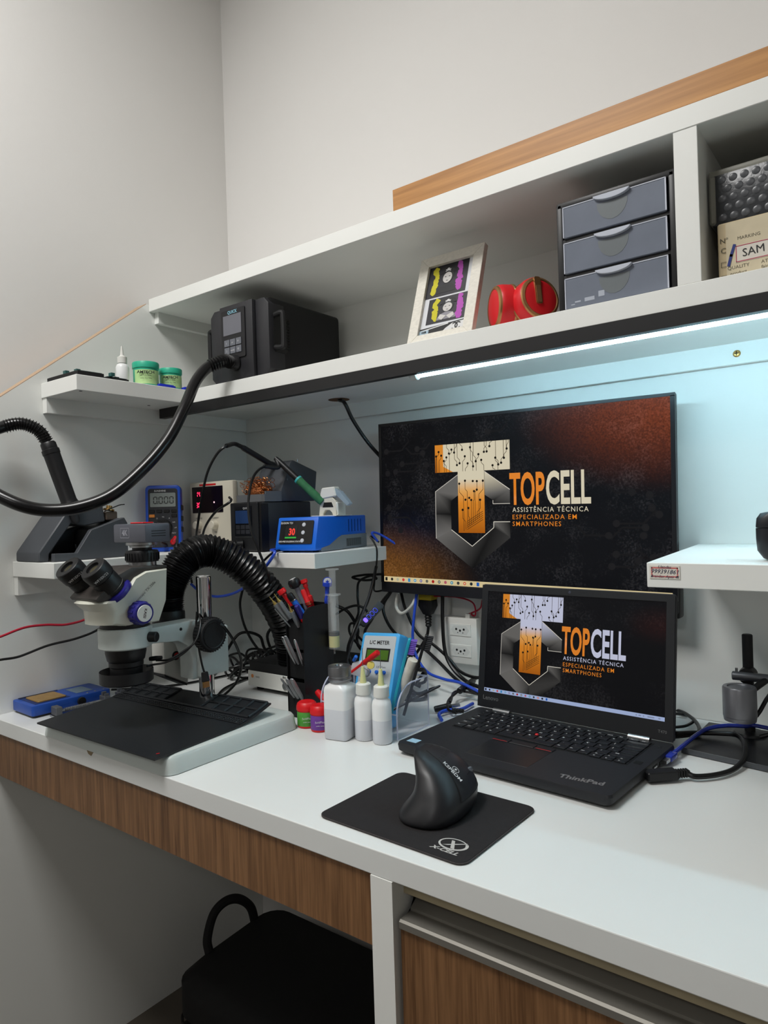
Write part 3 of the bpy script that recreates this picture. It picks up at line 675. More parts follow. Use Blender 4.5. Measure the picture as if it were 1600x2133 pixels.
for px, py in ((216, 1329), (377, 1311)):
    q = loc(px, py, OX+.0195 if px > 300 else OX); 
    if px > 300: B().cyl((.0195, q.y, q.z), (.0186, q.y, q.z), .0028, n=12).build('set_screw', M_dark, t)
B().lathe([(.034, .1945), (.039, .1945), (.039, .200), (.034, .200)], 36).build('collar', M_black, t)
ln_ = B().lathe([(0, .102), (.0255, .102), (.0255, .128), (.0275, .130), (.0275, .137), (.030, .140), (.0325, .152), (.0325, .160), (0, .160)], 36).build('objective_lens', M_black, t)
vd = (CAM-Vector((OX, OY, CAM.z))).normalized(); vr = Vector((-vd.y, vd.x, 0))
text('0.7X', .0085, M_print, ln_, frame(vd*.0262+Vector((0, 0, .115)), vr, (0, 0, 1)), 'lettering', bold=.0001)
rl = B().lathe([(.026, .132-.022), (.0265, .133-.022), (.036, .1325-.022), (.0425, .122), (.0425, .104), (.040, .102), (.026, .102)], 40, T(0, 0, 0)).build('ring_light', M_black, t, 30)
B().lathe([(.028, .1018), (.039, .1018), (.039, .1022), (.028, .1022)], 36).build('light_ring', mat('ring_leds', '#c8c8c0', .5), rl)
# head
side = [(348, 1184), (348, 1250), (339, 1295), (270, 1307), (218, 1307), (216, 1278), (196, 1262), (204, 1256), (224, 1254), (242, 1245), (262, 1225), (280, 1204), (305, 1190)]
sp = [loc(x, y, OX+.043) for x, y in side]
b = B()
ymin, ymax = min(p.y for p in sp), max(p.y for p in sp); zmin, zmax = min(p.z for p in sp), max(p.z for p in sp)
def hring(x, sh, f_=1.0):
    cy = sum(p.y for p in sp)/len(sp); cz = sum(p.z for p in sp)/len(sp); o = []
    for p in sp:
        w = max(0, min(1, (ymin+.075-p.y)/.075)); lowz = max(0, min(1, (zmin+.045-p.z)/.045))
        o.append((x*(1-.22*lowz), cy+(p.y-cy)*f_+sh*w, cz+(p.z-cz)*f_))
    return o
b.loft([hring(-.046, .036, .94), hring(-.043, .024, .985), hring(-.036, .013), hring(-.022, .003), hring(0, 0), hring(.022, .003), hring(.036, .013), hring(.043, .020, .99), hring(.046, .026, .95)])
b.build('head', M_ms2, t, 32)
# dark cap over the head
cap = [(349, 1183), (305, 1189), (280, 1203), (262, 1224), (242, 1244), (224, 1253), (205, 1256), (200, 1250), (222, 1225), (246, 1198), (275, 1182), (349, 1177)]
cp = [loc(x, y, OX+.04) for x, y in cap]
B().poly([(p.y, p.z) for p in cp], -.0395, .0395, 'x', .002, 2).build('top_cover', mat('brown_black_cover', '#35302d', .5, var=.1), t, 30)
# eyepieces
for sx, tip, bs_ in ((.029, (192, 1183), (244, 1233)), (-.029, (139, 1181), (194, 1233))):
    p0 = loc(*bs_, OX+sx); p1 = loc(*tip, OX+sx); d = (p1-p0); Ln = d.length; A = axm(p0, d)
    ey = B().lathe([(0, 0), (.0185, 0), (.0185, Ln*.22), (.020, Ln*.24), (.020, Ln*.58), (.0195, Ln*.6), (.0195, Ln*.62), (.0215, Ln*.64), (.0222, Ln*.9), (.021, Ln*.985), (.020, Ln), (.0115, Ln), (.0105, Ln-.004), (0, Ln-.005)], 36, A).build('eyepiece', M_black, t, 30)
    B().lathe([(0, Ln-.0045), (.0095, Ln-.0042), (.0098, Ln-.0055)], 28, A).build('eye_lens', mat('coated_glass', '#4a4636', .08, spec=.9), ey)
    B().lathe([(.0195, -.003), (.0248, -.003), (.0250, .002), (.0235, .005), (.0186, .006)], 36, A).build('tube_collar', M_navy, t, 40)
    for f0 in (.22, .61): B().lathe([(.0188, Ln*f0-.0006), (.0206, Ln*f0), (.0188, Ln*f0+.0006)], 36, A).build('silver_line', M_steel, ey)
    pr = (vd-d.normalized()*vd.dot(d.normalized())).normalized(); xr = d.normalized().cross(pr)
    mid = p0+d*.77
    text('WF10X/23', .0062, M_print, ey, frame(mid+pr*.0226, xr if sx > 0 else xr, d) @ T(0, 0, .0002), 'lettering', bold=.00005, xs=.9)
# trinocular port, camera
q = loc(297, 1176, OX); ty = q.y; zt = q.z
B().lathe([(0, zt-.008), (.0225, zt-.008), (.0225, zt+.006), (0, zt+.006)], 32, T(0, ty, 0)).build('photo_tube', M_steel, t, 30)
fr_ = B().lathe([(0, zt+.005), (.0262, zt+.005), (.0268, zt+.008), (.0268, zt+.021), (.0255, zt+.024), (.016, zt+.025), (.016, zt+.03), (0, zt+.03)], 40, T(0, ty, 0)).build('focus_ring', M_black, t, 30)
rb = B()
for i in range(30):
    a = 2*PI*i/30; rb.box(.0266, -.0011, zt+.008, .0280, .0011, zt+.020, M=T(0, ty, 0) @ rot(z=a))
rb.build('ring_ribs', M_black, fr_, 0, kind='stuff')
B().lathe([(0, zt+.029), (.020, zt+.029), (.020, zt+.032), (.0265, zt+.0335), (.0265, zt+.038), (0, zt+.038)], 36, T(0, ty, 0)).build('camera_flange', M_steel, t, 30)
zc = zt+.038; M_cam = mat('camera_shell', '#5b5d66', .4, .2, var=.06)
cm = B().poly([(-.046, zc), (-.046, zc+.029), (-.044, zc+.031), (.044, zc+.031), (.046, zc+.029), (.046, zc)], ty-.024, ty+.024, 'y', .002, 2).build('camera', M_cam, t, 30, label='grey camera box marked 4K')
G = frame((-.012, ty-.0243, zc+.0155), (1, 0, 0), (0, 0, 1))
text('4K', .0135, mat('pale_grey_print', '#9a9ba4', .5), cm, G @ T(0, .0005, 0), 'lettering', bold=.0003)
fb_ = B()
for x0, y0, x1, y1 in ((-.013, -.008, .013, -.0072), (-.013, .0082, .013, .009), (-.013, -.008, -.0122, .009), (.0122, -.008, .013, .009)): fb_.flat([(x0, y0), (x1, y0), (x1, y1), (x0, y1)], 0, G)
fb_.build('printed_frame', MATS['pale_grey_print'], cm, 0)
B().box(-.018, ty-.010, zc+.0312, .018, ty+.012, zc+.0335, .001, 1).build('red_cover', M_red, cm, 30)
for z_ in (.01, .014, .018): B().box(.0458, ty-.012, zc+z_, .0463, ty+.015, zc+z_+.0012).build('port_slot', M_dark, cm, 0)
# zoom knobs
for sx, pp_ in ((1, (292, 1277)), (-1, None)):
    q = loc(292, 1277, OX+.05); A = axm((sx*.040, q.y, q.z), (sx, 0, 0))
    kn = B().lathe([(0, 0), (.0165, 0), (.0182, .003), (.0182, .018), (.0165, .022), (0, .0225)], 32, A).build('zoom_knob', M_navy, t, 35, label='dark blue zoom knob')
    rb = B()
    for i in range(14):
        a = 2*PI*i/14; rb.box(-.0016, .0172, .004, .0016, .0192, .017, M=A @ rot(z=a))
    rb.build('knob_ribs', M_navy, kn, 0, kind='stuff')
    B().lathe([(0, .0234), (.013, .0234), (.0135, .0225)], 32, A).build('knob_disc', M_white, kn)
    if sx > 0: text('KAISI', .0068, mat('red_black_print', '#3a1820', .6), kn, frame((.0400+.0237, q.y, q.z), (0, -.25, -1), (0, 1, -.25)), 'lettering', bold=.0001)
a_ = loc(300, 1236, OX+.045); d0 = loc(318, 1212, OX+.045)-loc(280, 1252, OX+.045)
text('Microscope TX-350e', .0062, M_printk, t, frame((.0456, a_.y, a_.z), d0, d0.cross(Vector((-1, 0, 0)))) if False else frame((.0456, a_.y, a_.z), Vector((0, d0.y, d0.z)), Vector((0, -d0.z, d0.y))), 'lettering', xs=1.0)
text('2307193', .004, M_printk, t, frame((.0456, loc(306, 1297, OX+.045).y, loc(306, 1297, OX+.045).z+.001), (0, 1, 0), (0, 0, 1)), 'lettering')
# ------------------------------------------------------------------ silicone work mat on the base
t = thing('silicone_mat', 'black silicone work mat with part trays lying on the microscope base', 'mat')
LFc, RFc, RBc, LBc = at(77, 1507, Z=.7792), at(322, 1584, Z=.7792), at(565, 1467, Z=.797), at(290, 1424, Z=.789)
def mz_(u, v): 
    e = max(0, (v-.62)/.38); return .7792+(.0105+.008*u)*e**1.6
def mp(u, v, dz=0):
    p = (LFc*(1-u)+RFc*u)*(1-v)+(LBc*(1-u)+RBc*u)*v
    return Vector((p.x, p.y, mz_(u, v)+dz))
nu, nv = 14, 20; b = B()
def cround(u, v): 
    return u, v
top = [[b.m.verts.new(mp(i/nu, j/nv, .0012)) for i in range(nu+1)] for j in range(nv+1)]; bot = [[b.m.verts.new(mp(i/nu, j/nv, -.0012)) for i in range(nu+1)] for j in range(nv+1)]
for j in range(nv):
    for i in range(nu):
        b.m.faces.new((top[j][i], top[j][i+1], top[j+1][i+1], top[j+1][i])); b.m.faces.new((bot[j][i], bot[j+1][i], bot[j+1][i+1], bot[j][i+1]))
for j in range(nv):
    b.m.faces.new((top[j][0], top[j+1][0], bot[j+1][0], bot[j][0])); b.m.faces.new((top[j][nu], bot[j][nu], bot[j+1][nu], top[j+1][nu]))
for i in range(nu):
    b.m.faces.new((top[0][i], bot[0][i], bot[0][i+1], top[0][i+1])); b.m.faces.new((top[nv][i], top[nv][i+1], bot[nv][i+1], bot[nv][i]))
M_sil = mat('black_silicone', '#14171b', .42, var=.25, scale=25, bump=.1, bscale=600)
b.build('mat_sheet', M_sil, t, 30)
def ridge(b, pts, r): b.tube([mp(u, v, .002) for u, v in pts], r, 4, 0)
for u0, u1 in ((.02, .36), (.64, .98)):
    tr = B()
    for i in range(5): uu = u0+(u1-u0)*i/4; ridge(tr, [(uu, .80), (uu, .90), (uu, .995)], .0022)
    for v in (.80, .90, .995): ridge(tr, [(u0, v), ((u0+u1)/2, v), (u1, v)], .0022)
    tr.build('part_tray', M_sil, t, 0)
st_ = B()
for v in (.705, .725, .745, .765): ridge(st_, [(.01, v), (.25, v), (.5, v), (.75, v), (.99, v)], .0011)
for i in range(60): ridge(st_, [(.01+.98*i/59, .705), (.01+.98*i/59, .765)], .0009)
st_.build('screw_grid', M_sil, t, 0, kind='stuff')
ridge(b := B(), [(.36, .80), (.5, .80), (.64, .80)], .0022); b.build('tray_rim', M_sil, t, 0)
pq = mp(.86, .03, .0013); B().box(-.0025, -.0009, 0, .0025, .0009, .0003, M=T(*mp(.955, .07, .0013)) @ rot(z=1.3)).build('red_mark', M_red, t, 0)
# ------------------------------------------------------------------ fume extractor
t = thing('fume_extractor', 'fume extractor with black corrugated hose and white nozzle beside the microscope', 'fume extractor', (.372, -.18, ZD))
def lf(p): return Vector((p[0]-.372, p[1]+.18, p[2]-ZD))
B().box(-.088, -.092, .010, .088, .085, .062, .004, 2).build('housing', M_blackm, t, 30)
fp = B().box(-.088, -.0955, .010, .088, -.092, .042, .0008, 1).build('front_panel', M_white, t, 0)
for fx in (-.072, .072):
    for fy in (-.075, .07): B().cyl((fx, fy, .0005), (fx, fy, .0105), .008, n=14).build('foot', M_rubber, t)
q = lf(at(595, 1430, Y=-.2755)); B().lathe([(0, .004), (.0055, .004), (.006, .002), (.0078, .002), (.0082, 0)], 24, axm((q.x, -.0955, q.z), (0, -1, 0))).build('power_button', M_steel, fp)
q = lf(at(526, 1408, Y=-.2755)); B().lathe([(0, .0003), (.004, .0003), (.004, 0)], 10, axm((q.x, -.0955, q.z), (0, -1, 0))).build('logo', mat('orange_print', '#d8894a', .6), fp)
text('KAISI', .005, M_printk, fp, frame((q.x+.016, -.0957, q.z-.001), (1, 0, 0), (0, 0, 1)), 'lettering')
q = lf(at(592, 1412, Y=-.2755)); text('8:0', .007, M_printk, fp, frame((q.x, -.0957, q.z), (1, 0, 0), (0, 0, 1)), 'lettering', bold=.0002)
hp = [lf((.316, -.490, .950)), lf((.316, -.489, .985)), lf(at(366, 1195, Y=-.478)), lf(at(392, 1160, Y=-.455)), lf(at(440, 1148, Y=-.41)), lf(at(505, 1180, Y=-.362)), lf(at(560, 1238, Y=-.312)), lf(at(592, 1295, Y=-.27)), lf(at(606, 1345, Y=-.25)), lf(at(609, 1375, Y=-.245))]
e_ = hp[-1]
B().tube(hp, .026, 22, 46, rf=lambda f, i: (.0265+.0030*min(1, f*4))*(1+.075*math.cos(i*2*PI/5.0)+.02*math.cos(i*.7))).build('hose', mat('hose_rubber', '#0f0f10', .28, var=.2, scale=30), t, 60, label='black corrugated hose')
B().lathe([(0, .0615), (.024, .0615), (.024, e_.z+.004), (.0215, e_.z+.006), (0, e_.z+.006)], 28, T(e_.x, e_.y, 0)).build('hose_socket', M_black, t, 35)
nz_ = lf((.316, -.4905, 0))
B().lathe([(0, .173), (.0285, .173), (.0295, .178), (.0295, .196), (.0275, .201), (0, .201)], 32, T(nz_.x, nz_.y, 0)).build('nozzle_collar', M_black, t, 35)
no = B().poly([(nz_.y-.026, .172), (nz_.y+.026, .172), (nz_.y+.026, .060), (nz_.y-.026, .088)], nz_.x-.020, nz_.x+.019, 'x', .004, 2).build('nozzle', M_white, t, 30, label='white suction nozzle with red button')
B().poly([(nz_.y-.024, .0885), (nz_.y+.024, .0625), (nz_.y+.024, .0575), (nz_.y-.024, .0835)], nz_.x-.017, nz_.x+.016, 'x').build('nozzle_mouth', M_black, no, 0)
q = lf(at(367, 1366, X=.336)); B().lathe([(0, .003), (.0062, .0028), (.0066, .001), (.0082, .001), (.0082, 0)], 20, axm((nz_.x+.019, q.y, q.z), (1, 0, 0))).build('nozzle_button_rim', M_black, no)
B().lathe([(0, .0042), (.0055, .004), (.006, .002)], 20, axm((nz_.x+.019, q.y, q.z), (1, 0, 0))).build('nozzle_button', M_red, no)
# ------------------------------------------------------------------ blue preheater, board clamp
c0, c1, c2 = at(20, 1481, Z=ZD), at(75, 1500, Z=ZD), at(216, 1466, Z=ZD)
c0 = Vector((.004, -.628, ZD)); c1 = Vector((.094, -.630, ZD)); 
t = thing('preheating_station', 'blue preheating station with a tan heating plate on the desk by the left wall', 'preheater', (.0465, -.636, ZD), math.radians(-2))
M_bl2 = mat('blue_enamel', '#1f4da8', .38, var=.06)
B().poly(rrect(.088, .158, .006, 4, 0, .079), .004, .0235, 'z', .0015, 2).build('housing', M_bl2, t, 30)
B().poly(rrect(.082, .152, .006, 4, 0, .079), .0004, .0045, 'z').build('base_plate', M_black, t, 30)
B().box(-.034, .010, .0232, .034, .078, .0240).build('plate_recess', mat('blue_recess', '#132f6a', .5), t, 0)
B().poly(rrect(.056, .056, .004, 3, 0, .046), .0238, .0265, 'z', .0006, 1).build('heating_plate', mat('heating_plate', '#a8864f', .45, .3, var=.3, scale=90), t, 30, label='tan stained heating plate')
B().box(-.028, .098, .0233, .020, .132, .0241).build('display', mat('grey_display', '#6f8496', .3), t, 0)
B().box(-.036, .008, .024, -.034, .085, .0262).build('guide_rail', M_steel, t, 0)
for y in (.112, .128, .146): B().ball((.036, y, .0238), .0022, sz=.6).build('screw', M_steel, t)
B().lathe([(0, .010), (.008, .010), (.008, .005), (.003, .004), (.003, 0), (0, 0)], 18, axm((.044, .092, .014), (1, 0, 0))).build('knob', M_black, t)
cable('power_cable', [(.050, -.452, .765), (.055, -.435, .762), (.075, -.40, .78), at(228, 1420, Y=-.44)], .0022, M_cable, 'thin black cable leaving the blue preheating station') if False else None
cable('power_cable', [(.055, -.4545, .760), (.07, -.43, .758), (.11, -.36, .7535), (.14, -.28, .7535), (.16, -.15, .7535)], .0024, M_cable, 'thin black cable leaving the back of the blue preheating station')
t = thing('board_clamp', 'steel circuit board clamp with a threaded rod left of the black mat', 'clamp', (.116, -.60, ZD), math.radians(-4))
B().box(-.012, -.012, .0004, .014, .135, .004).build('rail', M_steel, t, 0)
B().cyl((0, -.008, .010), (0, .13, .010), .0028, n=12).build('threaded_rod', M_steel, t)
for y in (-.010, .085, .118):
    j = B().box(-.011, y, .004, .012, y+.012, .020, .001, 1).build('jaw', M_grey, t, 0)
    if y > 0:
        B().box(-.006, y+.002, .020, .000, y+.010, .027).build('jaw_tooth', M_grey, j, 0); B().box(.006, y+.002, .020, .010, y+.010, .025).build('jaw_tooth', M_grey, j, 0)
tb = B()
for i in range(24): tb.lathe([(.0027, -.0012), (.0042, 0), (.0027, .0012)], 10, axm((0, .012+i*.003, .010), (0, 1, 0)))
tb.build('thread', M_steel, t, 30, kind='stuff')
# ------------------------------------------------------------------ pen holder and its tools
hx0, hx1, hy0, hy1 = .495, .54, -.367, -.288
t = thing('tool_holder', 'tall black plastic tool holder with stacked front pockets', 'holder', (.5175, -.33, ZD))
def hl(x, y, z): return (x-.5175, y+.33, z-ZD)
def sidep():
    o = [(hy1, .7505), (hy1, .951)]+[(hy0+.022+.022*math.cos(a), .929+.022*math.sin(a)) for a in [PI/2+i*PI/12 for i in range(7)]]+[(hy0, .7505)]
    return [(y+.33, z-ZD) for y, z in o]
for x in (hx0, hx1-.002): B().poly(sidep(), x-.5175, x-.5175+.002, 'x').build('side_plate', M_black, t, 30)
B().box(*hl(hx0+.002, hy1-.002, .7505), *hl(hx1-.002, hy1, .951)).build('back_plate', M_black, t, 0)
for z0, z1, y in ((.7505, .815, hy0+.001), (.822, .868, hy0+.006), (.874, .922, hy0+.006)): B().box(*hl(hx0+.002, y, z0), *hl(hx1-.002, y+.002, z1)).build('pocket_front', M_blackm, t, 0)
for z in (.752, .82, .875): B().box(*hl(hx0+.002, hy0+.008, z), *hl(hx1-.002, hy1-.002, z+.002)).build('pocket_floor', M_black, t, 0)
def rod(name, tip, base, prof, m, label, cat, extra=(), group=None):
    """prof: (radius, distance from the visible end)"""
    tip, base = Vector(tip), Vector(base); tt = thing(name, label, cat, tip, group=group); d = (base-tip)
    A = axm((0, 0, 0), d)
    for i, (pn, pr, pm, *lb) in enumerate(((('body', prof, m),)+tuple(extra))): B().lathe(pr, 16, A).build(pn, pm, tt, 40, label=lb[0] if lb else None)
    return tt, A
def hat(px, py, Y): return at(px, py, Y=Y)
M_dk = mat('tool_handle_black', '#161618', .35); M_sil2 = mat('tool_grey', '#8d9093', .4, .5); M_yel = mat('brass_tip', '#b59a55', .35, .7)
base_ = lambda x, y, z=.885: Vector((x, y, z))
rod('precision_screwdriver', hat(584, 1228, -.352), base_(.515, -.31), [(0, 0), (.0075, .0005), (.0082, .003), (.0082, .009), (.0045, .011), (.0042, .05), (.0035, .075), (0, .076)], M_red, 'red hex-headed screwdriver leftmost of the red ones in the tool holder', 'screwdriver')
rod('precision_screwdriver', hat(601, 1236, -.345), base_(.522, -.305), [(0, 0), (.005, .001), (.0065, .005), (.0065, .013), (.0062, .015), (0, .015)], M_dk, 'blue screwdriver with a round black end cap in the tool holder', 'screwdriver', [('handle', [(0, .0145), (.0056, .0145), (.0056, .06), (.004, .07), (0, .07)], M_blue), ('silver_ring', [(.0056, .0145), (.0062, .015), (.0062, .017), (.0056, .0175)], M_steel)])
A = rod('precision_screwdriver', hat(609, 1206, -.330), base_(.520, -.30), [(0, 0), (.009, .001), (.0115, .005), (.0118, .011), (.0105, .016), (.006, .019), (0, .0195)], M_dk, 'screwdriver with a large black ball end and clear shaft in the tool holder', 'screwdriver', [('clear_shaft', [(0, .019), (.005, .019), (.0045, .08), (0, .08)], mat('smoky_clear', '#8a8a9a', .15, alpha=.55))])
B().lathe([(0, -.0006), (.0058, -.0002), (.0062, .0006)], 18, A[1]).build('white_disc', M_print, A[0]); text('22', .006, M_printk, A[0], A[1] @ Matrix.Diagonal((1, -1, -1, 1)) @ T(0, 0, .001) @ rot(z=PI), 'lettering', bold=.0001)
rod('precision_screwdriver', hat(632, 1207, -.318), base_(.525, -.30), [(0, 0), (.0065, .0005), (.0068, .007), (.0042, .009), (.0048, .014), (.0035, .016), (.0036, .032), (.006, .034), (.006, .046), (.0045, .048), (.0045, .08), (0, .08)], M_red, 'long red screwdriver with a hexagonal end cap in the tool holder', 'screwdriver')
rod('precision_screwdriver', hat(630, 1228, -.325), base_(.530, -.305), [(0, 0), (.004, .001), (.005, .004), (.0048, .024), (.006, .026), (.006, .03), (.0046, .032), (.0046, .06), (0, .06)], M_red, 'shorter red screwdriver with gold rings in the tool holder', 'screwdriver', [('gold_ring', [(.0048, .0255), (.0062, .026), (.0062, .0275), (.0048, .028)], M_brass), ('gold_ring', [(.0048, .0295), (.0062, .030), (.0062, .0315), (.0048, .032)], M_brass)])
A = rod('precision_screwdriver', hat(682, 1212, -.302), base_(.528, -.297), [(0, 0), (.0085, .001), (.0088, .003), (.0088, .008), (.004, .010), (.0032, .03), (.0045, .032), (.0042, .04), (.0032, .042), (0, .07)], mat('tool_blue', '#1f3fb4', .35), 'upright dark blue screwdriver with a star on its cap in the tool holder', 'screwdriver')
vd2 = (CAM-A[0].location).normalized(); xx = vd2.cross(Vector((0, 0, 1))).normalized()*-1; yy = vd2.cross(xx)
G = frame((0, 0, -.002), xx, yy if yy.z > 0 else -yy); nn = G.to_3x3().col[2]
if nn.dot(vd2) < 0: G = frame((0, 0, -.002), xx, Vector((0, 0, 1))); 
b = B().lathe([(0, 0), (.0085, 0), (.0088, .001), (.0088, .006), (0, .006)], 22, axm(vd2*.004, -vd2)); b.build('cap', MATS['tool_blue'], A[0])
G2 = frame(vd2*.0043, Vector((-vd2.y, vd2.x, 0)), Vector((0, 0, 1)))
B().lathe([(0, .0001), (.0072, .0001), (.0072, -.0004)], 20, G2).build('white_disc', M_print, A[0])
B().flat([(r_*math.cos(PI/2+i*PI/5), r_*math.sin(PI/2+i*PI/5)) for i, r_ in enumerate([.0045, .0018]*5)], .0004, G2).build('star', MATS['tool_blue'], A[0], 0)
for tip, bs_, lb in (((561, 1243), (.508, -.352), 'front of the three gold-tipped probes with grey grip in the tool holder'), ((571, 1237), (.514, -.35), 'middle gold-tipped probe with grey grip in the tool holder'), ((600, 1258), (.520, -.352), 'gold-tipped probe nearest the blue screwdriver in the tool holder')):
    rod('probe_pen', hat(*tip, -.392), base_(*bs_, .905), [(0, .018), (.0042, .018), (.0046, .022)]+[(.0046-.0006*(i % 2), .024+.002*i) for i in range(14)]+[(.004, .056), (0, .056)], M_sil2, lb, 'probe', [('gold_tip', [(0, 0), (.0006, .0005), (.0012, .010), (.0036, .018), (0, .0185)], M_yel)], 'gold-tipped probes in the tool holder')
rod('pen', hat(617, 1261, -.378), base_(.529, -.345, .91), [(0, 0), (.004, .001), (.005, .004), (.005, .03), (0, .03)], M_navy, 'short navy pen end just above the front edge of the tool holder', 'pen')
rod('dental_spatula', hat(572, 1268, -.385), base_(.505, -.35, .90), [(0, 0), (.001, .001), (.002, .02), (.002, .05), (0, .05)], M_steel, 'thin steel spatula beside the probes in the tool holder', 'spatula')
for i, (tx_, ty_, bx_, w, mm, lb, nm) in enumerate(((588, 1328, .508, .0035, M_steel, 'steel tweezers, lower of the pair in the middle pocket of the tool holder', 'tweezers'), (594, 1326, .516, .004, M_sil2, 'grey tweezers, thicker of the pair in the middle pocket of the tool holder', 'tweezers'), (614, 1334, .525, .003, M_steel, 'slim steel tweezers nearest the side plate in the middle pocket', 'tweezers'),
        (585, 1413, .508, .003, M_sil2, 'long steel blade leaning out of the lowest pocket of the tool holder', 'spatula'), (597, 1414, .516, .0045, M_sil2, 'blunt grey spatula in the lowest pocket beside the long blade', 'spatula'), (607, 1414, .526, .005, M_sil2, 'widest grey spatula in the lowest pocket of the tool holder', 'spatula'))):
    tip = hat(tx_, ty_, -.402); zb = .835 if i < 3 else .77; bb = Vector((bx_, -.352, zb)); d = bb-tip; tt = thing(nm, lb, nm, tip)
    B().lathe([(0, 0), (w*.7, .0015), (w, .006), (w, d.length*.6), (w*.6, d.length*.9), (0, d.length)], 12, axm((0, 0, 0), d), 1, .45).build('blade', mm, tt, 40)
    if 'tweezers' in nm: B().lathe([(0, .002), (w*.7, .003), (w, .008), (w*.8, d.length*.5), (0, d.length*.55)], 12, axm((.001, -.002, .003), d), 1, .4).build('blade', mm, tt, 40)
# syringe hanging on the holder
t = thing('syringe', 'clear syringe half filled with yellow paste hanging at the tool holder', 'syringe', (.5525, -.2990, .868))
M_syr = mat('syringe_plastic', '#e2e5e3', .25, alpha=.2, var=.03)
B().lathe([(.0, 0), (.0098, 0), (.0102, .002), (.0102, .1)], 24).build('barrel', M_syr, t, 35)
B().lathe([(0, .003), (.0098, .003), (.0098, .024), (0, .024)], 24).build('paste', mat('yellow_paste', '#d8d38c', .5), t, 35)
B().lathe([(0, .024), (.0100, .024), (.0100, .031), (0, .031)], 24).build('stopper', M_rubber, t, 35)
B().lathe([(0, .031), (.0045, .031), (.006, .1), (.0065, .145), (.0125, .146), (.0125, .148), (0, .149)], 24).build('plunger', M_syr, t, 35)
B().poly(rrect(.030, .022, .009, 4), .099, .1015, 'z').build('finger_flange', M_syr, t, 35)
B().lathe([(0, -.010), (.0016, -.010), (.0022, 0), (0, 0)], 14).build('nozzle', M_syr, t, 35)
# ------------------------------------------------------------------ bottles and pots
M_pe = mat('milky_plastic', '#f7f8f8', .3, alpha=.85, var=.03); M_liq = mat('alcohol', '#dcdee4', .3, alpha=.9)
t = thing('square_bottle', 'square milky solvent bottle with a grey metal pump cap', 'bottle', (.6545, -.4035, ZD), .18)
B().loft([rr3(w, w, r_, 0, 0, z) for w, r_, z in ((.040, .006, .0006), (.0435, .007, .003), (.0435, .007, .080), (.042, .010, .086), (.030, .0145, .0905), (.026, .0125, .094))]).build('body', M_pe, t, 50)
B().loft([rr3(.0402, .0402, .006, 0, 0, .0007), rr3(.0438, .0438, .0071, 0, 0, .0031), rr3(.0438, .0438, .0071, 0, 0, .050)]).build('liquid', M_liq, t, 50)
B().lathe([(0, .094), (.0185, .094), (.0195, .096), (.0195, .0975), (.018, .0985), (.018, .100), (.0192, .102), (.0192, .116), (.0185, .118), (.008, .1185), (.007, .1165), (0, .1165)], 28).build('pump_cap', mat('cap_metal', '#87878a', .3, .9), t, 30)
for i, (x, y, lv, lb) in enumerate(((.6935, -.3905, .034, 'squeeze bottle with yellow needle tip next to the square bottle'), (.7290, -.3890, .038, 'squeeze bottle with yellow needle tip nearest the laptop'))):
    t = thing('needle_bottle', lb, 'bottle', (x, y, ZD), group='squeeze bottles with yellow needle tips')
    B().lathe([(0, .0006), (.0145, .0006), (.0158, .003), (.0158, .060), (.0145, .067), (.0105, .072), (.0105, .075), (0, .075)], 28).build('body', M_pe, t, 40)
    B().lathe([(0, .0007), (.0146, .0007), (.01595, .0031), (.01595, lv), (0, lv)], 24).build('liquid', M_liq, t, 40)
    cp_ = B().lathe([(0, .074), (.0125, .074), (.0128, .076), (.0122, .090), (.010, .092), (0, .092)], 28).build('cap', M_white, t, 35)
    B().lathe([(0, .092), (.0055, .092), (.0024, .118), (0, .1185)], 18).build('tip', mat('yellow_tip', '#d6d59a', .4, sss=.1), t, 35)
    B().cyl((0, 0, .118), (.0005, 0, .148), .0005, n=6).build('needle', M_steel, t)
M_lg = mat('green_label', '#4e9a3c', .5, var=.25, scale=200); M_lp = mat('purple_label', '#6b3a94', .5, var=.2, scale=200)
for x, y, m_, r_, lb in ((.5655, -.3915, M_lg, .0168, 'small pot with red lid and green label'), (.6000, -.3960, M_lp, .0158, 'small pot with red lid and purple label behind the square bottle')):
    t = thing('flux_pot', lb, 'pot', (x, y, ZD), group='red-lidded pots')
    B().lathe([(0, .0006), (r_*.95, .0006), (r_, .002), (r_, .031), (0, .031)], 28).build('body', M_red, t, 40)
    lb_ = B().lathe([(r_+.0002, .004), (r_+.0003, .0042), (r_+.0003, .0278), (r_+.0002, .028)], 28).build('label', m_, t, 30)
    B().lathe([(0, .030), (r_*1.07, .030), (r_*1.07, .036), (r_*.98, .041), (r_*.8, .0435), (0, .0438)], 28).build('lid', M_red, t, 35)
    dv = (CAM-Vector((x, y, CAM.z))).normalized()
    for s_, z, sz in (('SoldFlux', .018, .005), ('solder paste', .012, .0028)): text(s_, sz, M_print, lb_, frame(dv*(r_+.0012)+Vector((0, 0, z)), (-dv.y, dv.x, 0), (0, 0, 1)), 'lettering')
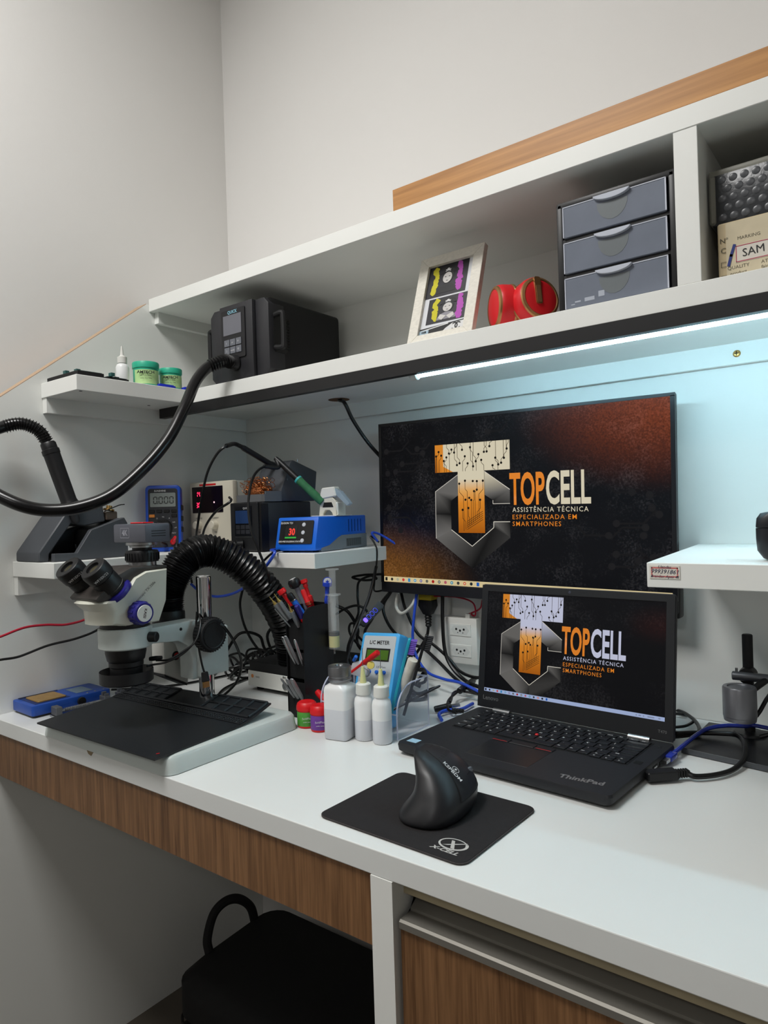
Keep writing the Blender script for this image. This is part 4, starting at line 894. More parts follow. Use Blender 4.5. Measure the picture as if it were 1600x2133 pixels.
# ------------------------------------------------------------------ acrylic organiser with contents
ax0, ax1, ay0, ay1 = .578, .745, -.3690, -.277
t = thing('acrylic_box', 'clear acrylic organiser with rounded end plates behind the bottles', 'organiser', ((ax0+ax1)/2, (ay0+ay1)/2, ZD))
ox_, oy_ = (ax0+ax1)/2, (ay0+ay1)/2
M_ced = mat('acrylic_edge', '#dfe2f6', .1, alpha=.6, spec=.9)
def endp():
    r_ = .045; return [(ay1-oy_, .0005), (ay1-oy_, .085)]+[(ay0-oy_+r_+r_*math.cos(a), .085-r_+r_*math.sin(a)) for a in [PI/2+i*PI/16 for i in range(9)]]+[(ay0-oy_, .0005)]
for x in (ax0, ax1-.0025):
    B().poly(endp(), x-ox_, x-ox_+.0025, 'x').build('end_plate', M_clear, t, 30)
    B().tube([(x-ox_+.00125, y, z) for y, z in endp()]+[(x-ox_+.00125, *endp()[0])], .0014, 6, 0).build('end_edge', M_ced, t, 30)
B().box(ax0-ox_+.0025, ay0-oy_, .0005, ax1-ox_-.0025, ay1-oy_, .003).build('floor_plate', M_clear, t, 0)
B().box(ax0-ox_+.0025, ay1-oy_-.0025, .003, ax1-ox_-.0025, ay1-oy_, .085).build('back_plate', M_clear, t, 0)
B().box(ax0-ox_+.0025, ay0-oy_, .003, ax1-ox_-.0025, ay0-oy_+.0025, .040).build('front_plate', M_clear, t, 0)
B().box(ax0-ox_+.078, ay0-oy_+.003, .003, ax0-ox_+.08, ay1-oy_-.003, .07).build('divider_plate', M_clear, t, 0)
B().tube([(ax0-ox_, ay1-oy_-.001, .085), (ax1-ox_, ay1-oy_-.001, .085)], .0016, 6, 0).build('rim_edge', M_ced, t)
B().tube([(ax0-ox_, ay0-oy_+.001, .040), (ax1-ox_, ay0-oy_+.001, .040)], .0014, 6, 0).build('rim_edge', M_ced, t)
# LC meter
p0, p1, p2 = at(742, 1395, Y=-.325), at(822, 1401, Y=-.325), at(757, 1317, Y=-.300)
xv = (p1-p0).normalized(); yv = (p2-p0); yv = (yv-xv*yv.dot(xv)).normalized(); Wm = .082; Hm = .156
ML = frame(p2+xv*.041-yv*Hm, xv, yv)
t = thing('inductance_meter', 'light blue handheld inductance meter leaning in the acrylic organiser', 'meter', M=ML)
M_lb = mat('sky_blue_plastic', '#3fa3e0', .4, var=.05)
B().poly(rrect(Wm, Hm, .006, 4, 0, Hm/2), -.028, 0, 'z', .002, 2).build('case', M_lb, t, 30)
B().poly(rrect(Wm-.012, Hm-.012, .003, 3, 0, Hm/2), 0, .0008, 'z').build('face_plate', mat('grey_face', '#b9bfc2', .5), t, 0)
B().box(-.026, Hm-.05, .0008, .026, Hm-.028, .0016).build('display_frame', M_dark, t, 0)
B().box(-.0235, Hm-.048, .0016, .0235, Hm-.031, .0019).build('display', mat('green_lcd', '#3c5a12', .3, emit='#4c7a14', estr=.12, var=.2, scale=60), t, 0, label='olive green display')
text('L/C METER', .0092, M_printk, t, T(0, Hm-.018, .0010), 'lettering', bold=.0002)
text('Zero   L/C  Func', .0052, M_printk, t, T(.004, Hm-.060, .0010), 'lettering')
for x in (-.012, .004, .020): B().lathe([(0, .004), (.003, .0035), (.0036, .0008)], 16, T(x, Hm-.069, 0)).build('button', M_blue, t)
# brushes, marker and small tools in the organiser
def brush(name, tip, base, col, bcol, lb, hw):
    tip, base = Vector(tip), Vector(base); d = (base-tip).normalized(); L_ = (base-tip).length; tc_ = (CAM-tip).normalized(); sd = d.cross(tc_).normalized()
    nb = -sd if sd.z < 0 else sd; nb = -sd if True else nb
    F_ = frame((0, 0, 0), d, nb); tt = thing(name, lb, 'toothbrush', tip)
    pr = [(0, .0055), (.004, .0065), (.026, .0062), (.034, .0035), (.05, .0034), (.075, .0055), (L_, .005)]
    up_ = [(x, y) for x, y in pr]; dn = [(x, -y) for x, y in pr[::-1]]
    B().poly(up_+dn, -.0025, .0025, 'z', .001, 1, M=F_ @ Matrix(((1, 0, 0, 0), (0, 0, 1, 0), (0, -1, 0, 0), (0, 0, 0, 1)))).build('handle', col, tt, 40)
    bb = B()
    for i in range(8):
        for j in range(3): bb.cyl(F_ @ Vector((.003+i*.0031, .002, -.004+j*.004)), F_ @ Vector((.0015+i*.0031, .0125, -.0045+j*.0045)), .0014, .0017, n=6)
    bb.build('bristles', bcol, tt, 0, kind='stuff'); return tt
brush('toothbrush', at(854, 1330, Y=-.348), (.7180, -.362, .762), mat('teal_plastic', '#23a3bd', .35), mat('purple_bristles', '#6a4ab8', .6), 'teal toothbrush with purple bristles standing in the acrylic organiser', 1)
brush('toothbrush', at(889, 1322, Y=-.288), (.722, -.320, .775), M_black, mat('black_bristles', '#26262a', .7), 'black toothbrush with black bristles standing in the acrylic organiser', 1)
rod('marker_pen', at(788, 1359, Y=-.352), at(763, 1378, Y=-.352), [(0, 0), (.0045, .0005), (.0052, .003), (.0052, .02), (.0046, .0215), (.0046, .07), (0, .07)], M_red, 'red marker cap lying across the top of the acrylic organiser', 'marker')
rod('marker_pen', at(660, 1440, Y=-.345), Vector((.602, -.352, .765)), [(0, 0), (.005, .001), (.006, .004), (.006, .05), (0, .051)], M_red, 'red marker inside the acrylic organiser behind the square bottle', 'marker')
rod('plastic_tube', at(861, 1374, Y=-.300), Vector((.690, -.3, .765)), [(0, 0), (.009, .0005), (.0095, .003), (.0095, .06), (.004, .10), (0, .10)], mat('aged_white', '#d6d0c2', .5, var=.25, scale=80), 'off-white plastic tube end standing right of the toothbrushes', 'tube')
rod('steel_rod', at(918, 1428, Y=-.268), at(828, 1474, Y=-.330), [(0, 0), (.0016, .001), (.0022, .004), (.0022, .098), (0, .1)], mat('dark_steel', '#55555a', .3, .9), 'dark steel rod resting across the right end of the acrylic organiser', 'rod')
t = thing('binder_clip', 'clear bag with metal clip lying on top of the organiser contents', 'clip', at(752, 1392, Y=-.350))
B().poly([(-.022, -.012), (.012, -.016), (.020, .004), (.002, .014), (-.016, .008)], -.006, .006, 'y', .003, 2).build('bag', mat('clear_bag', '#d8dce0', .2, alpha=.6), t, 40)
B().tube([(.010, -.006, .004), (.022, -.006, .0), (.020, -.006, -.010), (.006, -.006, -.008), (.008, -.006, .004)], .0012, 6, 4).build('wire_loop', M_steel, t)
B().lathe([(0, 0), (.0065, .0004), (.0065, .003), (0, .0034)], 16, axm((.024, -.002, .008), (.3, -.9, .3))).build('yellow_cap', mat('yellow_cap', '#d8c765', .4), t)
B().lathe([(0, 0), (.003, .001), (.003, .014), (0, .015)], 10, axm((-.012, -.004, .012), (.6, -.3, .6))).build('blue_cap', M_blue, t)
# ------------------------------------------------------------------ hot-air rework station on the wall cabinet
HX0, HX1, HY0, HY1, HZ = .190, .372, -.272, -.045, ZU
hxc = (HX0+HX1)/2
t = thing('hot_air_station', 'black hot-air rework station with a thick hose on the wall cabinet', 'rework station', (hxc, HY0, HZ))
M_ha = mat('hot_air_shell', '#26262a', .5, var=.1, scale=60); w2 = (HX1-HX0)/2; H_ = .166
B().loft([[(x, y, z) for x, z in rrect(2*(w2-i_), H_-2*i_, .012, 4, 0, H_/2+.003)] for i_, y in ((.004, .012), (0, .020), (0, .226), (.006, .230))]).build('housing', mat('hot_air_body', '#141417', .45, var=.12), t, 35)
for fx in (-.07, .07):
    for fy in (.03, .2): B().cyl((fx, fy, .0005), (fx, fy, .006), .008, n=14).build('foot', M_rubber, t)
fpn = B().poly([(-.052, .004), (-.052, H_+.002), (.052, H_+.002), (.052, .004)], -.004, .014, 'y', .003, 2).build('front_panel', M_ha, t, 30)
for sx in (-1, 1): B().poly([(sx*.0525, .006), (sx*.0525, H_+.001), (sx*(w2-.012), H_+.001), (sx*(w2+.001), H_-.012), (sx*(w2+.001), .018), (sx*(w2-.012), .006)], .004, .05, 'y', .003, 2).build('front_cheek', M_ha, t, 30)
dp = B().poly(rrect(.074, .105, .003, 3, -.006, .104), -.0065, -.003, 'y').build('display_panel', mat('panel_charcoal', '#1a1a1e', .3), t, 0)
B().box(-.0365, -.0072, .103, .0205, -.0064, .145).build('display', mat('grey_screen', '#6f7078', .25), dp, 0, label='grey switched-off display')
text('QUICK', .0095, mat('cyan_print', '#8fc4d6', .5), dp, frame((-.007, -.0069, .1505), (1, 0, 0), (0, 0, 1)), 'lettering', bold=.0002)
mb = mat('panel_button', '#6d7078', .5)
for i in range(3):
    for j in range(2):
        x = -.034+i*.0185; z = .0785-j*.0165
        bt = B().box(x, -.0082, z, x+.0165, -.0064, z+.0145, .0006, 1).build('button', mb, dp, 0)
        text((('1', 'air', 'F1'), ('2', 'mode', 'F2'))[j][i], .0055, M_print, dp, frame((x+.008, -.0084, z+.007), (1, 0, 0), (0, 0, 1)), 'button_legend')
for sx in (-1, 1):
    xo = sx*(w2+.001)
    hd = B()
    hd.poly([(.016, .060), (.016, .128), (.022, .134), (.05, .134), (.056, .128), (.056, .060), (.05, .054), (.022, .054)], xo, xo+sx*.0018, 'x')
    hd.build('handle_plate', M_black, t, 30)
    B().tube([(xo+sx*.002, .020, .062), (xo+sx*.020, .021, .060), (xo+sx*.024, .022, .068), (xo+sx*.024, .022, .122), (xo+sx*.020, .021, .131), (xo+sx*.002, .020, .129)], .0060, 10, 4).build('handle', M_blackm, t, label='black carry handle')
    gb = B()
    for i in range(11): gb.box(min(xo, xo+sx*.003), .052, .062+i*.0062, max(xo, xo+sx*.003), .062, .0652+i*.0062)
    gb.build('vent_ribs', M_dark, t, 0, kind='stuff')
op = at(492, 757, Y=HY0-.004); ol = Vector((op.x-hxc, 0, op.z-HZ))
B().lathe([(0, 0), (.017, 0), (.017, .006), (.0145, .010), (.0145, .016), (0, .016)], 24, axm((ol.x, -.003, ol.z), (-.25, -1, 0))).build('hose_outlet', M_black, t, 35)
HW = Vector((hxc, HY0, HZ))
pts = [op+Vector((-.003, -.012, 0)), at(466, 752, Y=-.315), at(435, 764, Y=-.345), at(408, 795, Y=-.38), at(384, 850, Y=-.425), at(350, 915, Y=-.47), at(300, 975, Y=-.52), at(235, 1030, Y=-.575), at(165, 1057, Y=-.625), at(95, 1063, Y=-.67), at(30, 1048, Y=-.71), at(-35, 1010, Y=-.74), at(-60, 960, Y=-.735), at(-45, 912, Y=-.70), at(5, 890, Y=-.655), at(45, 883, Y=-.625), at(80, 897, Y=-.600), at(97, 920, Y=-.588)]
pl = [p-HW for p in pts]
B().tube(pl, .0112, 14, 10).build('hose', mat('hose_black', '#0d0d0f', .25, var=.1), t, 60, label='thick glossy black air hose')
def ribs(b, P, r, n_, step=.0045):
    C_ = crom(P, 20); acc = 0; last = C_[0]
    for a, c in zip(C_, C_[1:]):
        acc += (c-a).length
        if acc > step: acc = 0; b.lathe([(r*.9, -.0012), (r*1.2, 0), (r*.9, .0012)], 14, axm(c, c-a))
rb = B(); ribs(rb, pl[0:3], .0118, 1); rb.build('strain_relief', M_rubber, t, 30, kind='stuff')
rb = B(); ribs(rb, pl[14:18], .0115, 1); rb.build('strain_relief', M_rubber, t, 30, kind='stuff')
h0, h1 = at(99, 922, Y=-.588)-HW, at(150, 1062, Y=-.556)-HW; L_ = (h1-h0).length
hp_ = B().lathe([(0, 0), (.0125, 0), (.0145, .003), (.0145, L_*.10), (.0165, L_*.11), (.0165, L_*.17), (.0155, L_*.18), (.0150, L_*.86), (.0165, L_*.9), (.019, L_*.91), (.019, L_*.94), (.016, L_*.96), (.010, L_), (0, L_)], 26, axm(h0, h1-h0)).build('handpiece', M_black, t, 35, label='black hot-air handpiece')
d_ = (h1-h0).normalized()
B().lathe([(0, -.004), (.0085, -.004), (.0085, .022), (.005, .028), (0, .028)], 18, axm(h1, d_)).build('nozzle', M_dgrey, t)
# ------------------------------------------------------------------ handpiece stand on the corner shelf
t = thing('handpiece_stand', 'grey wedge-shaped hot-air handpiece stand on the corner shelf', 'stand', (.085, -.53, ZL))
def sl(x, y, X): p = at(x, y, X=X); return (p.y+.53, max(p.z-ZL, .0006))
M_st = mat('stand_grey', '#44474c', .5, var=.08)
SXR = .128
body = [sl(*q, SXR) for q in ((113, 1169), (113, 1154), (161, 1152), (190, 1104), (259, 1078), (266, 1090), (268, 1162))]
body[0] = (body[0][0], .0006); body[-1] = (body[-1][0], .0006)
for x0, x1 in ((SXR-.085-.012, SXR-.085), (-.07, -.058)): B().poly(body, x0, x1, 'x', .001, 1).build('side_wall', M_st, t, 30)
inner = [(body[2][0]-.0, .004), (body[3][0]+.004, body[3][1]-.004), (body[4][0], body[4][1]-.002), (body[6][0], .004)]
B().poly([(body[3][0]+.012, .002), (body[3][0]+.022, body[3][1]), (body[4][0]-.004, body[4][1]-.001), (body[6][0]-.002, .002)], -.058, SXR-.097, 'x').build('rear_block', M_st, t, 30)
B().box(body[0][0], -.058 if False else -.058, .0006, body[6][0], SXR-.097, .003).m.free() if False else None
B().box(-.058, body[0][0]+.001, .0006, SXR-.097, body[3][0]+.012, .004).build('floor_plate', M_dark, t, 0)
arm = [sl(*q, SXR-.02) for q in ((82, 1170), (82, 1152), (135, 1074), (215, 1050), (221, 1086), (178, 1096), (150, 1090), (104, 1155), (104, 1170))]
arm[0] = (arm[0][0], .0006); arm[-1] = (arm[-1][0], .0006)
B().poly(arm, -.070, SXR-.107, 'x', .002, 1).build('cradle_arm', M_st, t, 30)
q = sl(213, 1062, SXR-.03)
B().box(-.03, q[0]+.004, q[1]-.022, .02, q[0]+.03, q[1]-.004, .002, 1).build('cradle_block', mat('bronze_grey', '#5c5046', .5, .3), t, 30)
B().lathe([(0, 0), (.011, 0), (.011, .003), (.006, .004), (.006, .010), (0, .010)], 18, axm((.01, q[0]+.016, q[1]-.002), (0, .2, 1))).build('brass_nozzle', M_brass, t)
B().tube([(.02, q[0], q[1]-.004), (.024, q[0]+.03, q[1]+.008), (.022, q[0]+.045, q[1]+.010)], .0012, 6, 3).build('wire', M_dark, t)
for y_, lb in ((.0, 'a'), (.012, 'b')): B().tube([(.0, body[2][0]+.02+y_, .030), (.002, body[2][0]+.022+y_, .018), (.006, body[2][0]+.026+y_, .016)], .0012, 6, 4).build('wire_hook', M_steel, t)
# ------------------------------------------------------------------ multimeter
t = thing('multimeter', 'blue digital multimeter reading 0.000 standing on the corner shelf', 'multimeter', M=T(.062, -.318, ZL+.0005) @ rot(z=math.radians(46)) @ rot(x=math.radians(-4)))
Wm, Hm = .078, .152; M_mmb = mat('multimeter_blue', '#1d50c0', .4)
ol_ = [(x, z) for x, z in rrect(Wm, Hm, .010, 4, 0, Hm/2)]
wai = lambda x, z: x*(1-.06*math.sin(PI*min(max((z/Hm-.1)/.8, 0), 1)))
B().poly([(wai(x, z), z) for x, z in [(p[0], p[1]) for p in rrect(Wm, Hm, .010, 4, 0, Hm/2)]], 0, .032, 'y', .003, 2).build('holster', M_mmb, t, 30)
fc = B().poly(rrect(Wm-.013, Hm-.018, .006, 4, 0, Hm/2+.001), -.0015, .001, 'y').build('face', mat('multimeter_face', '#2c2d32', .5), t, 0)
B().poly(rrect(.056, .032, .002, 3, 0, Hm-.034), -.0022, -.0014, 'y').build('display', mat('lcd_grey', '#8c9390', .3), fc, 0, label='grey liquid crystal display')
def seven(s_, x, z, h, m, par, Y, w=.5, th=.11, G=None):
    seg = {'0': 'abcdef', '1': 'bc', '2': 'abged', '3': 'abgcd', '4': 'fgbc', '7': 'abc'}; b = B(); cx = x
    G = G or frame((0, Y, 0), (1, 0, 0), (0, 0, 1))
    for ch in s_:
        if ch == '.': b.flat([(cx-h*.16, z), (cx-h*.06, z), (cx-h*.06, z+h*.1), (cx-h*.16, z+h*.1)], 0, G); continue
        ww, t_ = h*w, h*th
        P4 = {'a': ((t_, h), (ww-t_, h), (ww-t_, h-t_), (t_, h-t_)), 'd': ((t_, t_), (ww-t_, t_), (ww-t_, 0), (t_, 0)), 'g': ((t_, h/2+t_/2), (ww-t_, h/2+t_/2), (ww-t_, h/2-t_/2), (t_, h/2-t_/2)),
              'f': ((0, h-t_*.4), (t_, h-t_), (t_, h/2+t_*.6), (0, h/2+t_*.4)), 'b': ((ww, h-t_*.4), (ww-t_, h-t_), (ww-t_, h/2+t_*.6), (ww, h/2+t_*.4)), 'e': ((0, h/2-t_*.4), (t_, h/2-t_*.6), (t_, t_), (0, t_*.4)), 'c': ((ww, h/2-t_*.4), (ww-t_, h/2-t_*.6), (ww-t_, t_), (ww, t_*.4))}
        for q_ in seg.get(ch, ''): b.flat([(cx+p[0], z+p[1]) for p in P4[q_]], 0, G)
        cx += ww+h*.16
    return b.build('digits', m, par, 0)
seven('0.000', -.021, Hm-.043, .0165, M_printk, fc, -.0025, .56)
text('SUNSHINE', .0055, M_print, fc, frame((-.006, -.0017, Hm-.0135), (1, 0, 0), (0, 0, 1)), 'lettering', bold=.0001)
for i, (x, z, m_) in enumerate([(-.0245+.0163*k_, Hm-.060, M_black) for k_ in range(4)]+[(-.0245, Hm-.0705, mat('orange_key', '#e08a3a', .5)), (.0245, Hm-.0705, M_black)]):
    B().box(x-.0062, -.0035, z-.0035, x+.0062, -.001, z+.0035, .001, 1).build('key', m_, fc, 0)
dl = B().lathe([(0, .004), (.0175, .004), (.020, .002), (.0205, 0)], 30, axm((0, -.0012, Hm-.098), (0, -1, 0))).build('dial', M_black, t, 35)
B().box(-.018, -.012, -.0045, .018, -.004, .0045, .002, 2, M=T(0, 0, Hm-.098) @ rot(y=math.radians(42))).build('dial_knob', M_blackm, dl, 30)
for i in range(9):
    a = math.radians(-30+i*30); text(('OFF', 'V', 'mV', '\u03a9', 'Hz', 'A', 'mA', '\u00b5A', 'NCV')[i], .0042, M_print, fc, frame((-.027*math.cos(a), -.0017, Hm-.098+.025*math.sin(a)), (1, 0, 0), (0, 0, 1)), 'lettering')
for z in (.05, .075, .1):
    for sx in (-1, 1): B().box(sx*.0365-.0025, .006, z-.006, sx*.0365+.0035*sx+.0025, .020, z+.006, .001, 1).build('side_grip', M_rubber, t, 0)
pr_ = B().lathe([(0, 0), (.0055, 0), (.006, .004), (.0055, .012), (.004, .014), (.0038, .03), (.0025, .04), (0, .04)], 16, axm((.020, -.003, .020), (.3, -1, .3))).build('red_probe_plug', M_red, t, 35)
B().lathe([(0, 0), (.005, 0), (.0055, .004), (.004, .014), (.0025, .03), (0, .03)], 16, axm((.004, -.003, .014), (-.2, -1, .2))).build('black_probe_plug', M_black, t, 35)
# ------------------------------------------------------------------ bench power supply
t = thing('bench_power_supply', 'beige bench power supply with glowing red digits on the corner shelf', 'power supply', (.107, -.205, ZL))
M_bei = mat('beige_case', '#cfc9b8', .45, var=.04); hw = .078; Hp = .158
B().box(-hw, 0, .004, hw, .185, Hp, .003, 2).build('case', mat('case_grey', '#b9bab2', .45), t, 30)
B().box(-hw-.001, -.012, .003, hw+.001, .004, Hp+.001, .004, 2).build('front_frame', M_bei, t, 30)
B().box(-.068, -.0135, .086, .044, -.011, .148, .001, 1).build('display_window', mat('smoked_window', '#120a0d', .15), t, 0, label='dark smoked display window')
mred = emat('red_led', '#ff2a55', 2.6)
G = frame((0, -.0138, 0), (1, 0, 0), (0, 0, 1))
o = seven('14', -.052, .124, .013, mred, t, 0, .5, .16, G); o = seven('30', -.052, .098, .013, mred, t, 0, .5, .16, G)
B().lathe([(0, .0005), (.0016, .0004), (.0018, 0)], 12, axm((.014, -.0136, .110), (0, -1, 0))).build('indicator', emat('indicator_led', '#ffc0d0', 3), t)
for x in (-.045, .015): 
    k_ = B().lathe([(0, .014), (.008, .014), (.0095, .012), (.0105, 0)], 24, axm((x, -.012, .057), (0, -1, 0))).build('dial', M_bei, t, 30)
    text('VOLTAGE' if x < 0 else 'CURRENT', .0052, M_printk, t, frame((x, -.0123, .073), (1, 0, 0), (0, 0, 1)), 'lettering'); text('FINE', .0045, M_printk, t, frame((x, -.0123, .040), (1, 0, 0), (0, 0, 1)), 'lettering')
for x, m_ in ((-.045, M_red), (.0, M_white), (.02, M_white), (.04, M_steel)): B().lathe([(0, .012), (.005, .012), (.0055, .010), (.0065, 0)], 18, axm((x, -.012, .018), (0, -1, 0))).build('terminal', m_, t, 30)
B().box(-.04, -.0125, .150, .02, -.0118, .154).build('red_badge', M_red, t, 0)
for x in (-.06, .06): 
    for y in (.01, .17): B().cyl((x, y, .0004), (x, y, .0045), .008, n=12).build('foot', M_rubber, t)
for i in range(3): B().box(hw-.0005, .028+i*.011, .125, hw+.0006, .031+i*.011, .146).build('vent_slot', M_dark, t, 0)
# ------------------------------------------------------------------ black soldering station with iron stand on top
t = thing('soldering_station', 'black soldering station with dark display and coiled plug on the corner shelf', 'soldering station', (.306, -.286, ZL))
hw = .045; H2 = .1035
B().box(-hw, .006, .003, hw, .15, H2, .003, 2).build('case', M_dgrey, t, 30)
B().poly([(-hw-.001, .002), (hw-.006, .002), (hw-.006, H2), (-hw-.001, H2)], -.004, .008, 'y', .002, 1).build('front_panel', mat('station_front', '#1a1b1e', .5), t, 30)
B().poly([(hw-.005, .002), (hw+.001, .002), (hw+.001, H2-.004), (hw-.005, H2)], 0, .02, 'y').build('front_cheek', M_black, t, 0)
dp = B().box(-.030, -.0055, .034, .022, -.0035, .096).build('display_panel', mat('navy_panel', '#11131a', .25), t, 0)
B().box(-.0265, -.0062, .060, .018, -.0054, .087).build('display', mat('blue_black_lcd', '#1e2e4c', .2, emit='#24406e', estr=.25), dp, 0)
text('QUICK', .006, M_print, dp, frame((.006, -.0058, .0915), (1, 0, 0), (0, 0, 1)), 'lettering')
for i in range(3):
    for j in range(2): B().box(-.026+i*.015, -.0066, .038+j*.010, -.013+i*.015, -.0054, .0465+j*.010, .0005, 1).build('button', mat('station_button', '#2a2c33', .5), dp, 0)
B().box(-.03, -.0046, .0315, .022, -.0038, .0325).build('silver_line', M_steel, t, 0)
pg = B().lathe([(0, 0), (.010, 0), (.010, .012), (.008, .014), (.0095, .016), (.0095, .028), (.006, .032), (.0055, .050), (0, .05)], 22, axm((-.008, -.004, .016), (-.62, -.75, -.02))).build('cable_plug', M_black, t, 30)
for fx in (-.035, .035):
    for fy in (.015, .135): B().cyl((fx, fy, .0004), (fx, fy, .004), .006, n=12).build('foot', M_rubber, t)
t = thing('iron_stand', 'grey iron stand with copper wool on top of the black soldering station', 'iron stand', (.306, -.286, ZL+H2+.0005))
def il(x, y): p = at(x, y, X=.351); return (p.y+.286, p.z-ZL-H2)
blk = [il(*q) for q in ((587, 1041), (586, 1021), (605, 964), (611, 959), (660, 983), (656, 1041))]; blk[0] = (blk[0][0], .0005); blk[-1] = (blk[-1][0], .0005)
B().poly(blk, -.042, .045, 'x', .002, 2).build('block', mat('stand_slate', '#45484d', .5), t, 30)
fy = blk[0][0]
tr = B().box(-.042, .012, .0005, .045, fy, .003).box(-.042, .012, .003, .045, .015, .016).box(-.042, .015, .003, -.039, fy, .016).box(.042, .015, .003, .045, fy, .022)
tr.build('wool_tray', mat('stand_light', '#6b6d70', .5), t, 0)
p = blk[4]; B().cyl((.0, p[0]-.012, p[1]-.004), (-.002, p[0]-.014, p[1]+.030), .0014, n=8).build('spare_tip', M_steel, t)
B().ball((0, .015+(fy-.016)/2, .018), .021, 1.3, .62*(fy-.016)/2/.013, .9, 18).build('wool_core', mat('copper_dark', '#8a5230', .45, .9, var=.5, scale=250, bump=1, bscale=400), t, 60)
rg = random.Random(3); wb = B(); wr = (fy-.016)/2
for i in range(300):
    c = Vector((rg.gauss(0, .017), .015+wr+rg.gauss(0, wr*.35), .014+abs(rg.gauss(0, .017)))); c.x = max(-.034, min(.036, c.x)); c.y = max(.018, min(fy-.003, c.y)); c.z = min(c.z, .048)
    a = rg.uniform(0, 6.28); e = rg.uniform(-1, 1); u_ = Vector((math.cos(a), math.sin(a), e)).normalized(); v_ = u_.cross(Vector((.3, .5, .8))).normalized(); r_ = rg.uniform(.003, .0065)
    wb.tube([c+r_*(math.cos(k_*1.3)*u_+math.sin(k_*1.3)*v_)*1.0+Vector((0, 0, k_*.0006)) for k_ in range(6)], .0006, 3, 2)
for v in wb.m.verts: v.co.y = min(v.co.y, fy-.001)
wb.build('copper_wool', mat('copper', '#c07a4a', .3, 1, var=.3, scale=200), t, 0, kind='stuff')
# black iron in the stand
i0, i1 = at(592, 984, X=.306), at(503, 931, X=.306)
t = thing('soldering_iron', 'black soldering iron leaning out of the iron stand above the copper wool', 'soldering iron', i0)
d_ = i1-i0; L_ = d_.length; A = axm((0, 0, 0), d_)
B().lathe([(0, -.012), (.004, -.010), (.0065, 0), (.0075, L_*.1), (.0075, L_*.32), (.0062, L_*.35), (.0062, L_*.95), (.0045, L_), (0, L_)], 20, A).build('handle', M_black, t, 35)
cb = [d_, at(488, 925, X=.306)-i0, at(472, 929, Y=-.36)-i0, at(452, 946, Y=-.375)-i0, at(432, 985, Y=-.38)-i0, at(420, 1040, Y=-.375)-i0, at(411, 1100, Y=-.365)-i0, at(405, 1140, Y=-.345)-i0]
B().tube(cb, .0026, 8, 6).build('cord', M_cable, t)
B().tube(cb[:3], .0045, 10, 6).build('cord_sleeve', M_rubber, t)
# ------------------------------------------------------------------ blue soldering station
t = thing('soldering_station', 'blue and grey soldering station displaying 30 at the end of the corner shelf', 'soldering station', (.4005, -.2955, ZL), math.radians(10))
w, D_, Hb = .0955, .205, .0695; M_bs = mat('station_blue', '#1167d8', .4)
def blueside(): return [(0, .004), (-.001, .012), (.014, Hb), (D_, Hb), (D_, .004)]
B().poly(blueside(), 0, w, 'x', .0025, 2).build('case', M_bs, t, 30)
B().poly([(.02, .001), (D_, .001), (D_, .030), (.10, .030), (.085, .026), (.05, .012), (.02, .008)], .002, w+.0008, 'x').build('grey_base', mat('station_grey', '#7c8288', .5), t, 0)
FX = frame((0, -.0012, .012), (1, 0, 0), (0, .0152, .0575)) @ T(0, 0, .0006)
pn = B().poly(rrect(.078, .047, .002, 3, w/2, .029), 0, .0012, 'z', M=FX).build('front_panel', mat('gloss_black', '#0b0b0d', .2), t, 0)
text('SUGON T21', .0055, M_print, pn, FX @ T(.024, .0475, .0014), 'lettering', bold=.0001)
text('LEAD-FREE SOLDERING STATION', .0044, M_print, pn, FX @ T(.036, .010, .0014), 'lettering', bold=.0001, xs=.86)
B().box(.022, .016, .0012, .050, .043, .0015, M=FX).build('display', emat('tft_black', '#0c1214', .3), pn, 0)
text('30', .019, emat('red_digits', '#e63a2a', 1.1), pn, FX @ T(.038, .029, .0018), 'lettering', bold=.0006, xs=.8)
B().box(.0225, .0165, .0015, .0495, .0195, .0018, M=FX).build('status_bar', emat('green_bar', '#2fae3a', .8), pn, 0)
for z in (.012, .028, .044): B().lathe([(0, .0022), (.0036, .002), (.0042, .0012)], 18, FX @ T(.066-.002+.0006*z*10, z+.0, 0)).build('button', mat('white_key', '#c9ccd4', .4), pn)
for i in range(5): B().box(w-.0006, .128+i*.013, .036, w+.0004, .1305+i*.013, .062).build('vent_slot', mat('slot_blue', '#0a2a70', .6), t, 0)
vb = B()
for i in range(15): vb.box(w+.0004, .118+i*.0042, .006, w+.0012, .1195+i*.0042, .022)
vb.build('grille', M_dark, t, 0, kind='stuff')
for fx in (.012, w-.012):
    for fy_ in (.02, D_-.015): B().cyl((fx, fy_, .0003), (fx, fy_, .0045), .006, n=12).build('foot', M_rubber, t)
# iron holder and second iron
hz = ZL+Hb+.0008
t = thing('iron_holder', 'ivory iron holder with bear face cut-out standing on the blue soldering station', 'iron holder', (.452, -.190, hz), math.radians(10))
M_iv = mat('ivory_holder', '#d3cfc0', .4)
B().poly([(-.022, 0), (-.018, .030), (-.012, .038), (.012, .038), (.020, .030), (.024, 0), (.012, 0), (.010, .006), (.004, .012), (-.006, .012), (-.011, .006), (-.012, 0)], -.004, .006, 'y', .001, 1).build('front_plate', M_iv, t, 30)
B().poly([(-.012, .018), (.014, .018), (.010, .028), (-.008, .028)], -.0046, -.0038, 'y').build('cut_out', M_dark, t, 0)
B().box(.018, -.004, 0, .024, .03, .028, .002, 1).build('side_plate', M_white, t, 30)
B().box(-.03, -.02, -.0003, .03, .045, .0012).build('foot_plate', M_white, t, 0)
hc = B().poly([(-.020, .034), (-.013, .058), (.018, .060), (.022, .040)], -.006, .016, 'y', .002, 1).build('cup', M_white, t, 30)
B().box(.016, -.002, -.002, .020, .010, .002, M=T(0, 0, 0)).m.free() if False else None
